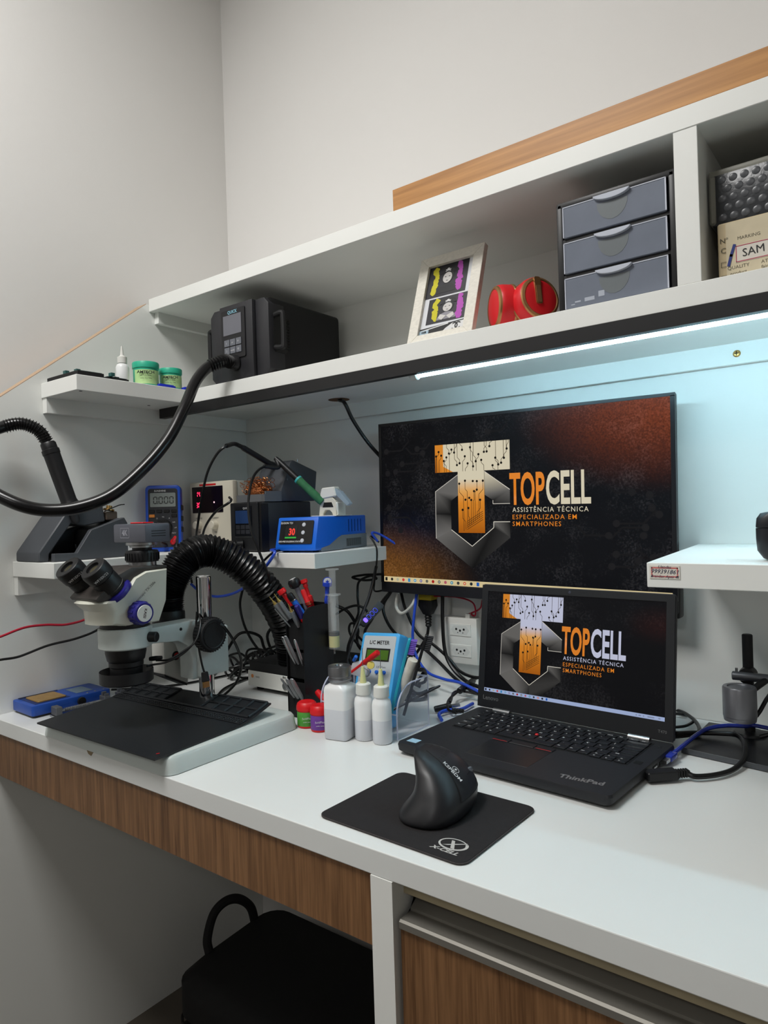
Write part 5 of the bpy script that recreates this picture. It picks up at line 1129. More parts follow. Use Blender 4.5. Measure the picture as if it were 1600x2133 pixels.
B().poly([(.018, .056), (.030, .050), (.052, .024), (.046, .020), (.022, .042)], -.004, .010, 'y').build('tip_guard', mat('frosted_guard', '#9fb4c4', .2, alpha=.55), t, 0)
i0, i1 = at(669, 1044, Y=-.196), at(622, 1000, Y=-.212)
t = thing('soldering_iron', 'soldering iron with green grip resting in the ivory holder', 'soldering iron', i0)
d_ = i1-i0; L_ = d_.length; A = axm((0, 0, 0), d_)
B().lathe([(0, -.004), (.0075, -.004), (.0085, .001), (.0090, L_*.3), (.0082, L_*.7), (.0088, L_), (0, L_)], 22, A).build('grip', mat('green_foam', '#2f6a44', .8, var=.3, scale=90), t, 35, label='green foam grip')
B().lathe([(.0086, L_*.97), (.0094, L_*.98), (.0094, L_*1.04), (.007, L_*1.05)], 22, A).build('teal_ring', mat('teal_ring', '#3fb0ae', .4), t, 35)
B().lathe([(0, L_), (.0068, L_), (.0062, L_*1.9), (.0048, L_*2.05), (0, L_*2.05)], 20, A).build('handle', M_black, t, 35)
ce = d_*2.03
cb = [ce, at(580, 974, Y=-.235)-i0, at(552, 972, Y=-.262)-i0, at(530, 990, Y=-.30)-i0, at(519, 1030, Y=-.335)-i0, at(518, 1070, Y=-.35)-i0, at(525, 1110, Y=-.355)-i0, at(540, 1150, Y=-.352)-i0, at(556, 1190, Y=-.345)-i0, at(562, 1215, Y=-.335)-i0]
B().tube(cb, .0026, 8, 6).build('cord', M_cable, t); B().tube(cb[:3], .0042, 10, 6).build('cord_sleeve', M_rubber, t)
# ------------------------------------------------------------------ things on the wall cabinet
def bl(x, y, Y): return at(x, y, Y=Y)
# picture frame
MF = T(.7810, -.2700, ZU+.0005) @ rot(z=-.0) @ rot(x=math.radians(-19))
t = thing('picture_frame', 'cream crackled picture frame with two portrait photos on the wall cabinet', 'picture frame', M=MF)
M_fr = mat('crackled_cream', '#dedacf', .6, var=.22, scale=260, stretch=(.5, 1, 1), bump=.4, bscale=150)
Wf, Hf, bw = .130, .178, .0195
o_ = [(-Wf/2, 0), (Wf/2, 0), (Wf/2, Hf), (-Wf/2, Hf)]; i_ = [(-Wf/2+bw, bw), (Wf/2-bw, bw), (Wf/2-bw, Hf-bw), (-Wf/2+bw, Hf-bw)]
for k_ in range(4): B().poly([o_[k_], o_[(k_+1) % 4], i_[(k_+1) % 4], i_[k_]], 0, .012, 'y', .0006, 1).build('frame_bar', M_fr, t, 0)
ph = B().box(-Wf/2+bw-.002, .006, bw-.002, Wf/2-bw+.002, .0085, Hf-bw+.002).build('print', mat('photo_paper', '#d9dbe0', .25), t, 0, label='print with two stylised portraits')
B().box(-.05, .012, .004, .05, .0135, Hf-.004).build('backing', mat('hardboard', '#5a4632', .8), t, 0)
B().poly([(.0135, .09), (.0135, .10), (.070, .0105), (.066, .006)], -.02, .02, 'x').build('easel_leg', MATS['hardboard'], t, 0)
Gp = frame((0, .0058, 0), (1, 0, 0), (0, 0, 1))
def portrait(x0, x1, z0, z1, lo):
    p = B().flat([(x0, z0), (x1, z0), (x1, z1), (x0, z1)], 0, Gp).build('portrait_ground', mat('portrait_dark', '#161420', .4), ph, 0)
    w, h = x1-x0, z1-z0; rg = random.Random(int(z0*1e4))
    for cx, m_ in ((x0+w*.2, mat('yellow_boa', '#c9c01a', .6)), (x1-w*.2, mat('magenta_boa', '#b04ab0', .6))):
        b = B()
        for i in range(14):
            z = z0+h*(.15+.8*i/14); r_ = w*.065*rg.uniform(.7, 1.3); xx = cx+rg.uniform(-1, 1)*w*.03
            b.flat([(xx+r_*math.cos(a_), z+r_*math.sin(a_)*1.1) for a_ in [k_*PI/3+rg.random() for k_ in range(6)]], .0002+.00001*i, Gp)
        b.build('feather_boa', m_, ph, 0)
    cx, cz = (x0+x1)/2, z0+h*.56
    B().flat([(cx+w*.24*math.cos(a_), z0+h*.1+h*.28*math.sin(a_)) for a_ in [k_*PI/9 for k_ in range(10)]], .0003, Gp).build('shoulders', mat('portrait_grey', '#2e2c34' if not lo else '#8a8890', .5) if lo else mat('portrait_black', '#0e0d12', .5), ph, 0)
    B().flat([(cx+w*.155*math.cos(a_), cz+h*.06+h*.25*math.sin(a_)) for a_ in [k_*PI/9 for k_ in range(18)]], .0004, Gp).build('hair', mat('portrait_hair', '#0c0b10', .5), ph, 0)
    B().flat([(cx+w*.115*math.cos(a_), cz+h*.17*math.sin(a_)) for a_ in [k_*PI/9 for k_ in range(18)]], .0005, Gp).build('face_shape', mat('portrait_pale', '#c9c6c2', .5), ph, 0)
    b = B()
    for sx in (-1, 1): b.flat([(cx+sx*w*.05+w*.022*math.cos(a_), cz+h*.03+h*.014*math.sin(a_)) for a_ in [k_*PI/4 for k_ in range(8)]], .0006, Gp)
    b.flat([(cx-w*.03, cz-h*.085), (cx+w*.03, cz-h*.085), (cx+w*.02, cz-h*.105), (cx-w*.02, cz-h*.105)], .0006, Gp); b.build('face_features', mat('portrait_ink', '#2a262c', .5), ph, 0)
    B().flat([(cx-w*.21, cz+h*.13), (cx, cz+h*.20), (cx+w*.21, cz+h*.13), (cx+w*.15, cz+h*.31), (cx, cz+h*.36), (cx-w*.15, cz+h*.31)], .0007, Gp).build('hat', MATS['portrait_hair'], ph, 0)
    b = B().flat([(cx+w*.035*math.cos(a_), cz+h*.265+h*.035*math.sin(a_)) for a_ in [k_*PI/5 for k_ in range(10)]], .0008, Gp)
    b.strip([(cx-w*.06, cz+h*.20), (cx+w*.06, cz+h*.25)], w*.018, .0008, Gp); b.strip([(cx+w*.06, cz+h*.20), (cx-w*.06, cz+h*.25)], w*.018, .00085, Gp); b.build('hat_emblem', M_print, ph, 0)
    if lo:
        b = B()
        for sx in (-1, 1): b.flat([(cx, z0+h*.22), (cx+sx*w*.16, z0+h*.32), (cx+sx*w*.2, z0+h*.18), (cx+sx*w*.1, z0+h*.08)], .0008, Gp)
        b.build('bow', MATS['portrait_pale'], ph, 0)
portrait(-Wf/2+bw, Wf/2-bw-.010, .094, Hf-bw, False); portrait(-Wf/2+bw+.010, Wf/2-bw, .0405, .091, True)
B().flat([(-.0455, .0195), (.0455, .0195), (.0455, .038), (-.0455, .034)], .0002, Gp).build('black_band', M_printk, ph, 0)
B().flat([(-.0455, .0285), (.012, .0345), (.012, .0365), (-.0455, .0305)], .0004, Gp).build('white_stripe', M_print, ph, 0)
B().flat([(.000, .0195), (.0455, .0195), (.0455, .036), (.020, .034), (.008, .027)], .0005, Gp).build('white_corner', M_print, ph, 0)
b = B()
for sx in (-1, 1):
    c = (.029+sx*.0035, .0275); pts = [(c[0]+sx*.0055*math.cos(a_), c[1]+.0058*math.sin(a_)) for a_ in [math.radians(48+k_*264/14) for k_ in range(15)]]
    b.strip([(c[0]-sx*(p[0]-c[0])*-1 if False else p[0], p[1]) for p in pts], .0018, .0008+.0001*sx, Gp)
b.build('interlocked_emblem', M_printk, ph, 0)
B().flat([(-.0455, .0195), (-.0265, .0195), (-.0265, .030), (-.0455, .030)], .0006, Gp).build('badge', mat('badge_blue', '#9fb6c4', .5), ph, 0)
text('vidê', .006, M_printk, ph, Gp @ T(-.036, .0265, .0009), 'lettering', bold=.0002); text('ncia', .006, M_printk, ph, Gp @ T(-.036, .0215, .0009), 'lettering', bold=.0002)
# headphones
hc_ = Vector((.925, -.225, ZU))
t = thing('headphones', 'folded red headphones with gold trim between the picture frame and drawer unit', 'headphones', hc_)
M_hp = mat('headphone_red', '#d8232a', .38, var=.05)
tcv = (CAM-hc_); tcv.z = 0; tcv.normalize(); lef = Vector((tcv.y, -tcv.x, 0)).normalized()
if lef.dot(_r) > 0: lef = -lef
for c, ax_, bar in ((at(1047, 642, Y=-.238), lef*.93+tcv*.36, False), (at(1116, 628, Y=-.232), tcv*.80-lef*.52+Vector((0, 0, .12)), True)):
    c = c-hc_; ax_ = ax_.normalized(); c.z = max(c.z, .0385); A = axm(c-ax_*.02, ax_)
    cup = B().lathe([(0, -.004), (.029, -.004), (.034, 0), (.0362, .005), (.0368, .012), (.0368, .024), (.0355, .030), (.0325, .0335), (.026, .0360), (.014, .0375), (0, .038)], 32, A).build('ear_cup', M_hp, t, 40)
    B().lathe([(.0350, .0045), (.0374, .0055), (.0377, .008), (.0366, .0095)], 32, A).build('gold_ring', M_gold, cup)
    B().lathe([(.0285, .0352), (.0300, .0360), (.0335, .0343), (.0345, .031)], 32, A).build('gold_ring', M_gold, cup)
    B().lathe([(0, -.014), (.020, -.016), (.028, -.013), (.030, -.006), (.026, -.002)], 28, A).build('ear_pad', mat('headphone_pad', '#a81820', .6), cup)
    if bar:
        zv = Vector((0, 0, 1)); yv_ = (zv-ax_*zv.dot(ax_)).normalized(); xv_ = yv_.cross(ax_).normalized()
        F_ = frame(c-ax_*.02+ax_*.0372, xv_, yv_)
        B().poly(rrect(.011, .044, .003, 3, -.006, .010), -.004, .0022, 'z', M=F_).build('gold_bar', M_gold, cup, 30)
        B().poly(rrect(.008, .028, .002, 3, -.006, .004), .0022, .0028, 'z', M=F_).build('gold_inlay', mat('gold_brushed', '#a27d58', .5, .6), cup, 30)
B().tube([(-.052, .06, .010), (-.06, .09, .012), (-.03, .12, .012), (.02, .125, .012), (.055, .10, .012), (.05, .06, .012)], .008, 10, 5).build('headband', M_hp, t)
# drawer unit
t = thing('drawer_unit', 'black plastic unit with three translucent drawers on the wall cabinet', 'drawer unit', (1.0835, -.272, ZU))
hw, Hd, Dd = .0835, .1615, .20
sh = B().box(-hw, .004, .0005, -hw+.008, Dd, Hd, .001, 1).box(hw-.008, .004, .0005, hw, Dd, Hd, .001, 1).box(-hw+.008, Dd-.004, .0005, hw-.008, Dd, Hd).box(-hw+.004, .004, Hd-.006, hw-.004, Dd, Hd, .001, 1)
for z in (.0005, .0525, .1055): sh.box(-hw+.008, .006, z, hw-.008, Dd-.004, z+.003)
sh.build('shell', M_black, t, 30)
sh = B().box(-hw-.001, -.002, .0005, -hw+.0085, .006, Hd+.002, .002, 2).box(hw-.0085, -.002, .0005, hw+.001, .006, Hd+.002, .002, 2).box(-hw, -.002, Hd-.006, hw, .006, Hd+.004, .002, 2)
for z in (.052, .105): sh.box(-hw+.006, -.001, z, hw-.006, .006, z+.0045)
sh.build('front_frame', M_black, t, 30)
M_dr = mat('smoky_drawer', '#7f8694', .25, alpha=.80, var=.15, scale=20); M_hd = mat('drawer_lip', '#c3c8d4', .25)
for z in (.0045, .057, .110):
    def dfront():
        o = [(-.073, z), (.073, z), (.073, z+.0455)]; 
        return o+[(.024, z+.0455), (-.024, z+.0455), (-.073, z+.0455)]
    dr = B().poly(dfront(), -.005, -.0015, 'y', .001, 1).box(-.072, -.0015, z, .072, .17, z+.002).box(-.072, -.0015, z, -.070, .17, z+.04).box(.070, -.0015, z, .072, .17, z+.04).box(-.070, .168, z, .070, .17, z+.04).build('drawer', M_dr, t, 0, label='smoky translucent drawer')
    B().poly([(.026*math.cos(a_), z+.0465-.0085*math.sin(a_)) for a_ in [k_*PI/12 for k_ in range(13)]], -.0105, -.004, 'y', .0006, 1).build('pull_lip', M_hd, dr, 30)
    B().poly([(.022*math.cos(a_), z+.036-.026*math.sin(a_)) for a_ in [k_*PI/10 for k_ in range(11)]], -.0053, -.0048, 'y').build('finger_hollow', mat('drawer_hollow', '#6c7275', .35), dr, 0)
    for x0_, x1_, z0_, z1_ in ((-.073, -.026, .0445, .0458), (.026, .073, .0445, .0458), (.0715, .0733, .001, .045), (-.0733, -.0718, .001, .045)): B().box(x0_, -.0056, z+z0_, x1_, -.0044, z+z1_).build('painted_highlight', mat('drawer_highlight', '#c8ccd8', .2), dr, 0)  # edge highlights of the glassy drawer put in as pale strips
    for k_ in range(5):
        x = -.045+k_*.022; B().box(x, .03+.012*(k_ % 3), z+.002, x+.016, .06+.012*(k_ % 3), z+.010+.004*(k_ % 2), .001, 1).build('spare_part', mat('parts_grey', '#9a9ca4', .5) if k_ % 2 else M_dgrey, dr, 0)
b = B()
for (u, v, w_, h_) in ((.10, .12, .06, .05), (.20, .1, .10, .12), (.34, .16, .06, .18), (.06, .06, .04, .03)): b.flat([(-.073+u*.146, .007+v*.045), (-.073+(u+w_)*.146, .007+v*.045), (-.073+(u+w_)*.146, .007+(v+h_)*.045), (-.073+u*.146, .007+(v+h_)*.045)], 0, frame((0, -.0052, 0), (1, 0, 0), (0, 0, 1)))
b.build('printed_marks', mat('faded_print', '#aab0bc', .6), t, 0)
# cardboard box and bubble-wrapped parcel
t = thing('cardboard_box', 'cardboard box with a SAM sticker in the right cabinet compartment', 'box', (1.32, -.262, ZU))
M_cb = mat('cardboard', '#c6b594', .85, var=.1)
bx = B().box(-.105, 0, .0005, .105, .2, .079, .002, 1).build('carton', M_cb, t, 0)
lab = B().box(-.095, -.0008, .004, .105, .0002, .077).build('shipping_label', mat('label_cream', '#d0c4a8', .8, var=.12, scale=50), t, 0)
sq = at(1570, 522, Y=-.263); sx_, sz_ = sq.x-1.32, sq.z-ZU
st = B().box(sx_-.021, -.0013, sz_-.011, sx_+.021, -.0008, sz_+.011).build('sticker', M_paper, lab, 0, label='white sticker reading SAM')
b = B(); Gs = frame((sx_, -.0015, sz_), (1, 0, .0), (0, 0, 1))
for r_ in ((-.0205, .0095, .0205, .0105), (-.0205, -.0105, .0205, -.0095), (-.0205, -.0105, -.0195, .0105), (.0195, -.0105, .0205, .0105)): b.flat([(r_[0], r_[1]), (r_[2], r_[1]), (r_[2], r_[3]), (r_[0], r_[3])], 0, Gs)
b.build('red_border', mat('crimson_print', '#b03a50', .6), lab, 0)
text('SAM', .0145, M_printk, lab, Gs @ T(0, 0, .0002) @ rot(z=.05), 'lettering', xs=.95)
for s_, dx, dz, sz in (('Nº', -.034, .021, .009), ('MARKING', -.005, .020, .006), ('C', -.035, .008, .01), ('QUALITY', -.018, -.0165, .0062), ('AT', .012, -.0165, .0062), ('product', -.018, -.024, .006), ('fair', .012, -.023, .006)):
    text(s_, sz, mat('faded_ink', '#5a5648', .8), lab, frame((sx_+dx, -.0010, sz_+dz), (1, 0, .0), (0, 0, 1)), 'lettering')
B().strip([(-.022, .012), (-.026, 0), (-.029, -.012)], .0035, 0, Gs).build('pen_scribble', mat('blue_ink', '#23327a', .6), lab, 0)
for z_ in (.001, -.0165): 
    b = B(); b.strip([(-.038, z_-.008), (-.032, z_-.008)], .0006, -.0004, Gs); b.strip([(-.038, z_-.014), (-.032, z_-.014)], .0006, -.0004, Gs); b.strip([(-.038, z_-.008), (-.038, z_-.014)], .0006, -.0004, Gs); b.build('tick_box', MATS['faded_ink'], lab, 0)
t = thing('wrapped_parcel', 'parcel in grey bubble wrap lying on the cardboard box', 'parcel', (1.312, -.250, ZU+.0795))
M_bw = mat('bubble_wrap', '#34363a', .3, var=.3, scale=40, bump=.6, bscale=90)
B().box(-.107, 0, .001, .107, .19, .074, .006, 2).build('wrap', M_bw, t, 40)
B().box(-.1085, .0, .066, .1085, .19, .0765, .003, 2).build('edge_fold', mat('cloudy_wrap', '#8b8a80', .45, alpha=.9, var=.2), t, 40)
B().box(-.1085, -.001, .004, -.098, .19, .07, .003, 1).build('edge_fold', MATS['cloudy_wrap'], t, 40)
bb = B()
for j in range(5):
    for i in range(15): bb.ball((-.092+i*.0135+(j % 2)*.0067, 0, .011+j*.0125), .0052, 1, .13, 1, 8)
bb.build('bubbles', mat('bubble_film', '#4a4c50', .3, var=.2), t, 60, kind='stuff')
# flux jars, dropper, boards on the corner leg of the cabinet
M_tl = mat('teal_lid', '#35b694', .4); M_gl = mat('pale_green_label', '#b9dc9a', .5)
for x, y, r_, lb in ((.1035, -.3785, .0262, 'larger green flux jar with pale label beside the dropper bottle'), (.107, -.3180, .0235, 'smaller green flux jar nearest the hot-air station')):
    t = thing('flux_jar', lb, 'jar', (x, y, ZU), group='green flux jars'); k_ = r_/.026
    B().lathe([(0, .0005), (r_*.94, .0005), (r_, .003), (r_, .040*k_), (0, .040*k_)], 32).build('body', M_tl, t, 40)
    dv = (CAM-Vector((x, y, CAM.z))).normalized(); a0 = math.atan2(dv.y, dv.x)
    ring_ = lambda z: [((r_+.0004)*math.cos(a0+a_), (r_+.0004)*math.sin(a0+a_), z) for a_ in [-1.0+i*.1 for i in range(26)]]
    b = B(); R0, R1, R2 = [[b.m.verts.new(p) for p in ring_(z)] for z in (.004*k_, .018*k_, .034*k_)]
    for Ra, Rb in ((R0, R1), (R1, R2)):
        for i in range(25): b.m.faces.new((Ra[i], Ra[i+1], Rb[i+1], Rb[i]))
    lbl = b.build('label', M_gl, t, 60)
    xr_ = Vector((-dv.y, dv.x, 0))
    text('AMTECH', .0088*k_, M_printk, lbl, frame(dv*(r_+.0022)+Vector((0, 0, .0275*k_)), xr_, (0, 0, 1)), 'lettering', bold=.00025)
    text('NC-559-ASM', .004*k_, M_printk, lbl, frame(dv*(r_+.0022)+Vector((0, 0, .0205*k_)), xr_, (0, 0, 1)), 'lettering')
    text('solder flux 100g', .0036*k_, M_printk, lbl, frame(dv*(r_+.0022)+Vector((0, 0, .015*k_)), xr_, (0, 0, 1)), 'lettering')
    B().lathe([(0, .039*k_), (r_*1.06, .039*k_), (r_*1.07, .041*k_), (r_*1.07, .050*k_), (r_*1.03, .052*k_), (0, .0525*k_)], 32).build('lid', M_tl, t, 35)
t = thing('dropper_bottle', 'small clear dropper bottle with white cap beside the green jars', 'bottle', (.098, -.4310, ZU))
B().lathe([(0, .0005), (.0128, .0005), (.0135, .002), (.0135, .036), (.011, .042), (.0075, .045), (0, .046)], 26).build('body', M_pe, t, 40)
B().lathe([(0, .045), (.0098, .045), (.0098, .058), (.006, .060), (.004, .062), (.0015, .082), (0, .0825)], 22).build('cap', M_white, t, 35)
for x, y, a_, lb, nm in ((.075, -.523, .0, 'dark green circuit board lying at the front corner of the cabinet leg', 1), (.078, -.462, .04, 'teal circuit board with black chips lying before the dropper bottle', 2)):
    t = thing('circuit_board', lb, 'circuit board', (x, y, ZU), a_, group='circuit boards on the cabinet leg')
    w_, d_ = (.118, .056) if nm == 1 else (.10, .05)
    B().box(-w_/2, -d_/2, .0005, w_/2, d_/2, .009 if nm == 1 else .006, .0006, 1).build('carrier', M_blackm, t, 0)
    B().box(-w_/2+.003, -d_/2+.003, .006, w_/2-.003, d_/2-.003, .0102 if nm == 1 else .0075).build('board', mat('pcb_green', '#16423c', .4, var=.3, scale=150), t, 0)
    for i in range(5):
        cx = -w_/2+.014+i*.021; hh = .0105+.003*(i % 3); B().box(cx, -d_/2+.004+(i % 2)*.02, .007, cx+.010+.003*(i % 2), -d_/2+.012+(i % 2)*.022, hh).build('chip', M_dgrey if i % 2 else mat('pcb_part', '#2b5a58', .4), t, 0)
for x, y, lb in ((.126, -.345, 'small blue plastic lid in front of the green jars'), (.128, -.282, 'small blue plastic lid beside the hot-air station')):
    t = thing('blue_lid', lb, 'lid', (x, y, ZU)); B().box(-.006, -.022, .0005, .007, .022, .006, .002, 2).build('lid_body', mat('royal_blue', '#2438c8', .4), t, 30); B().box(-.004, -.018, .006, .005, .018, .0075, .0006, 1).build('lid_rim', MATS['royal_blue'], t, 30)
# ------------------------------------------------------------------ right side: digital microscope, earbud case
t = thing('digital_microscope', 'small grey digital microscope on a black stand right of the laptop', 'microscope', (1.23, -.12, ZD))
bp0 = at(1421, 1570, Z=ZD); 
B().poly([(bp0.x-1.23, bp0.y+.12), (.22, -.115), (.22, .075), (bp0.x-1.23+.005, .075)], .0006, .0085, 'z', .0006, 1).build('base_plate', mat('base_black', '#141518', .35), t, 0)
B().poly([(bp0.x-1.23-.0008, bp0.y+.1192), (.22, -.1158), (.22, -.113), (bp0.x-1.23, bp0.y+.122)], .0012, .0080, 'z').build('base_edge', mat('edge_grey', '#55585c', .4, .4), t, 0)
pp_ = at(1562, 1500, Y=-.075)
B().cyl((pp_.x-1.23, .045, .008), (pp_.x-1.23, .045, at(1562, 1322, Y=-.075).z-ZD), .0075, n=18, bev=.001).build('pole', M_blackm, t, 35)
B().lathe([(0, .0085), (.024, .0085), (.022, .012), (.010, .0135), (0, .0135)], 24, T(pp_.x-1.23, .045, 0)).build('pole_flange', M_black, t, 35)
cc_ = at(1541, 1465, Y=-.140); cl = Vector((cc_.x-1.23, -.020, 0)); zt_, zb_ = at(1541, 1430, Y=-.14).z-ZD, at(1541, 1500, Y=-.14).z-ZD
bd = B().lathe([(0, zb_), (.0215, zb_), (.0222, zb_+.004), (.0222, zb_+.006), (.0228, zb_+.0065), (.0228, zt_-.002), (.0215, zt_), (.0165, zt_), (.0155, zt_-.002), (0, zt_-.002)], 36, T(*cl)).build('camera_body', mat('gunmetal', '#77787d', .32, .5, var=.06), t, 35, label='gunmetal cylinder body')
az = zt_+.004
B().cyl((cl.x-.018, .028, az), (.17, .036, az), .0068, n=18, bev=.001).build('cross_arm', mat('arm_grey', '#6b6d72', .3, .6), t, 35)
B().cyl((cl.x-.012, .029, az+.006), (cl.x-.012, .029, az+.012), .002, n=10).build('set_screw', M_steel, t)
B().cyl((cl.x+.012, .002, zt_-.010), (cl.x+.03, .030, az), .005, n=12).build('arm_link', M_black, t)
B().lathe([(0, -.012), (.012, -.012), (.013, 0), (.012, .012), (0, .012)], 20, axm((pp_.x-1.23, .042, az), (0, 1, 0))).build('pole_clamp', M_black, t, 35)
B().tube([(cl.x+.018, .0, .05), (.02, .02, .09), (.10, .01, .075), (.16, .0, .08)], .003, 8, 6).build('camera_cord', M_cable, t)
B().tube([(cl.x+.022, .0, .02), (.06, .01, .045), (.16, .0, .055)], .003, 8, 6).build('camera_cord', M_cable, t)
t = thing('earbud_case', 'black rounded earbud case on the right wall shelf', 'earbud case', (1.301, -.330, ZR))
rr4 = lambda w_, d_, z: [(x, y, z) for x, y in rrect(w_, d_, min(w_, d_)*.3, 5)]
B().loft([rr4(.056, .030, .0005), rr4(.066, .036, .003), rr4(.078, .042, .012), rr4(.080, .044, .026), rr4(.080, .044, .0385)]).build('case_body', mat('case_black', '#1b1c21', .4), t, 50)
B().loft([rr4(.0795, .0435, .0393), rr4(.080, .044, .0405), rr4(.078, .043, .050), rr4(.070, .038, .056), rr4(.05, .024, .058)]).build('case_lid', MATS['case_black'], t, 50)
# ------------------------------------------------------------------ bag under the desk
t = thing('carry_case', 'black padded carry case with a loop handle on the floor under the desk', 'bag', (.41, -.265, 0))
M_bag = mat('black_nylon', '#0b0b0c', .8, var=.3, scale=120, bump=.4, bscale=800)
B().loft([rr3(.44, .30, .03, 0, 0, .001), rr3(.46, .32, .035, 0, 0, .03), rr3(.455, .315, .035, .0, 0, .07), rr3(.42, .28, .04, .0, 0, .078)]).build('lower_shell', M_bag, t, 50)
B().loft([[(x, y, z+.05*(y+.16)) for x, y, z in rr3(*a_)] for a_ in ((.43, .26, .04, 0, 0, .079), (.47, .29, .045, 0, 0, .10), (.47, .29, .045, 0, 0, .165), (.43, .25, .05, 0, 0, .185))]).build('upper_shell', M_bag, t, 50)
B().tube([at(*q_)-Vector((.41, -.265, 0)) if False else at(q_[0], q_[1], Y=q_[2])-Vector((.41, -.265, 0)) for q_ in ((436, 1985, -.33), (432, 1955, -.325), (445, 1905, -.30), (470, 1878, -.27), (498, 1873, -.24), (522, 1890, -.21), (532, 1925, -.195))], .010, 10, 6).build('loop_handle', M_bag, t)
B().tube([(x, y, .0875+.05*(y+.16)) for x, y in rrect(.472, .292, .045, 4)]+[(x, y, .0875+.05*(y+.16)) for x, y in rrect(.472, .292, .045, 4)][:1], .003, 6, 0).build('zip', M_dark, t)
# ------------------------------------------------------------------ cables
def cab(pts, r, m, lb, nm='cable', **k): return cable(nm, pts, r, m, lb, **k)
cab([(g.x, g.y, 1.373), at(718, 840, Y=-.10), at(735, 875, Y=-.08), at(765, 920, Y=-.05), at(800, 960, Y=-.035), (.56, -.03, 1.15), (.60, -.03, 1.12)], .0042, M_cable, 'black cable from the cabinet hole to behind the monitor')
cab([at(-30, 1336, Y=-.72), at(0, 1327, Y=-.70), at(50, 1308, Y=-.66), at(95, 1302, Y=-.625), at(140, 1301, Y=-.59), at(190, 1285, Y=-.55), (.16, -.50, .965), (.16, -.45, .975)], .0022, M_redc, 'red test lead hanging in front of the left panel', 'test_lead')
cab([at(-30, 1384, Y=-.73), at(0, 1375, Y=-.71), at(40, 1368, Y=-.68), at(100, 1345, Y=-.635), at(160, 1330, Y=-.59), at(207, 1310, Y=-.55), (.17, -.50, .94), (.17, -.45, .96)], .0022, M_cable, 'black test lead hanging in front of the left panel', 'test_lead')
cab([at(306, 1388, Y=-.585), at(318, 1385, Y=-.575), at(345, 1380, Y=-.56), at(380, 1363, Y=-.535), at(405, 1338, Y=-.51), at(412, 1320, Y=-.49), (.36, -.44, .90)], .0018, M_cable, 'thin black ring light cable passing the red button')
B().lathe([(0, 0), (.0035, 0), (.004, .004), (.004, .012), (.003, .022), (0, .022)], 12, axm(at(312, 1373, Y=-.58), (.75, .4, .1))).build('barrel_plug', M_black, label='black barrel plug beside the objective lens', cat='plug')
cab([at(325, 1376, Y=-.562), at(352, 1374, Y=-.55), at(385, 1355, Y=-.53), at(408, 1335, Y=-.515), at(418, 1300, Y=-.50), at(415, 1280, Y=-.49), at(424, 1290, Y=-.48)], .0017, M_cable, 'thin black cable of the barrel plug looping over the focus block')
t = thing('loose_plug_cable', 'black cable with a loose metal plug hanging in front of the chrome pillar', 'cable')
B().tube([at(410, 1275, Y=-.490), at(409, 1310, Y=-.5), at(414, 1350, Y=-.5), at(421, 1385, Y=-.497), at(426, 1402, Y=-.495)], .0018, 8, 6).build('cord', M_cable, t)
u0 = at(426, 1400, Y=-.495); u1 = at(429, 1420, Y=-.495); u2 = at(430, 1432, Y=-.495)
B().cyl(u0, u1, .006, .007, n=10, bev=.001).build('plug_body', M_black, t); B().box(-.006, -.002, 0, .006, .002, (u2-u1).length, M=axm(u1, u2-u1)).build('plug_shell', M_brass, t, 0)
cab([at(458, 1300, Y=-.47), at(470, 1310, Y=-.46), at(492, 1345, Y=-.43), at(503, 1385, Y=-.40), at(490, 1425, Y=-.385), (.30, -.37, .754), (.24, -.30, .754), (.2, -.15, .754)], .0026, M_cable, 'black cable looping from the focus knob down to the desk')
cab([at(508, 1345, Y=-.2), at(512, 1290, Y=-.2), at(540, 1320, Y=-.2), at(548, 1360, Y=-.24), at(545, 1366, Y=-.27)], .0028, M_cable, 'black cable lying over the fume extractor housing') if False else None
cab([at(506, 1225, Y=-.16), at(500, 1260, Y=-.16), at(508, 1300, Y=-.16), at(525, 1335, Y=-.17), at(548, 1365, Y=-.18)], .0030, M_cable, 'black cable hanging from the corner shelf to the fume extractor')
cab([at(440, 1410, Z=.754), at(470, 1360, Y=-.12), at(500, 1320, Y=-.07), at(540, 1325, Y=-.06), at(570, 1365, Y=-.06), (.40, -.06, .77), (.55, -.05, .755)], .0038, M_cable, 'thick black cable arching behind the fume extractor')
cab([(.13, -.05, .755), (.16, -.10, .83), (.22, -.09, .86), (.30, -.06, .80), (.40, -.05, .755)], .0036, M_cable, 'thick black cable arching in the back corner of the desk')
rgc = random.Random(11)
for k_, lb in enumerate(('coil of black cable on the desk behind the chrome pillar', 'second coil of black cable between the pillar and the fume extractor')):
    c = Vector((.19+k_*.055, -.20+k_*.01, .77+.012*k_)); pts = []
    for i in range(46):
        a_ = i*.55; r_ = .045+.012*math.sin(i*.9)+rgc.uniform(-.006, .006)
        pts.append(c+Vector((r_*math.cos(a_)*.8, r_*math.sin(a_)*.8, .022*math.sin(a_*1.3)+rgc.uniform(0, .015))))
    for p in pts: p.z = max(p.z, .7535)
    cab(pts, .0026, M_cable, lb, 'cable_coil', sub=4)
for k_, (c, lb) in enumerate(((Vector((.555, -.13, .80)), 'tangle of black cable on the desk behind the tool holder'), (Vector((.60, -.15, .775)), 'tangle of black cable on the desk behind the acrylic organiser'))):
    pts = []
    for i in range(50):
        a_ = i*.6; r_ = .035+.015*math.sin(i*.7)+rgc.uniform(-.006, .006); pts.append(c+Vector((r_*math.cos(a_), r_*math.sin(a_)*.7, .04*math.sin(a_*.43)+rgc.uniform(-.01, .02))))
    for p in pts: p.z = max(p.z, .7535)
    cab(pts, .0032, M_cable, lb, 'cable_coil', sub=4)
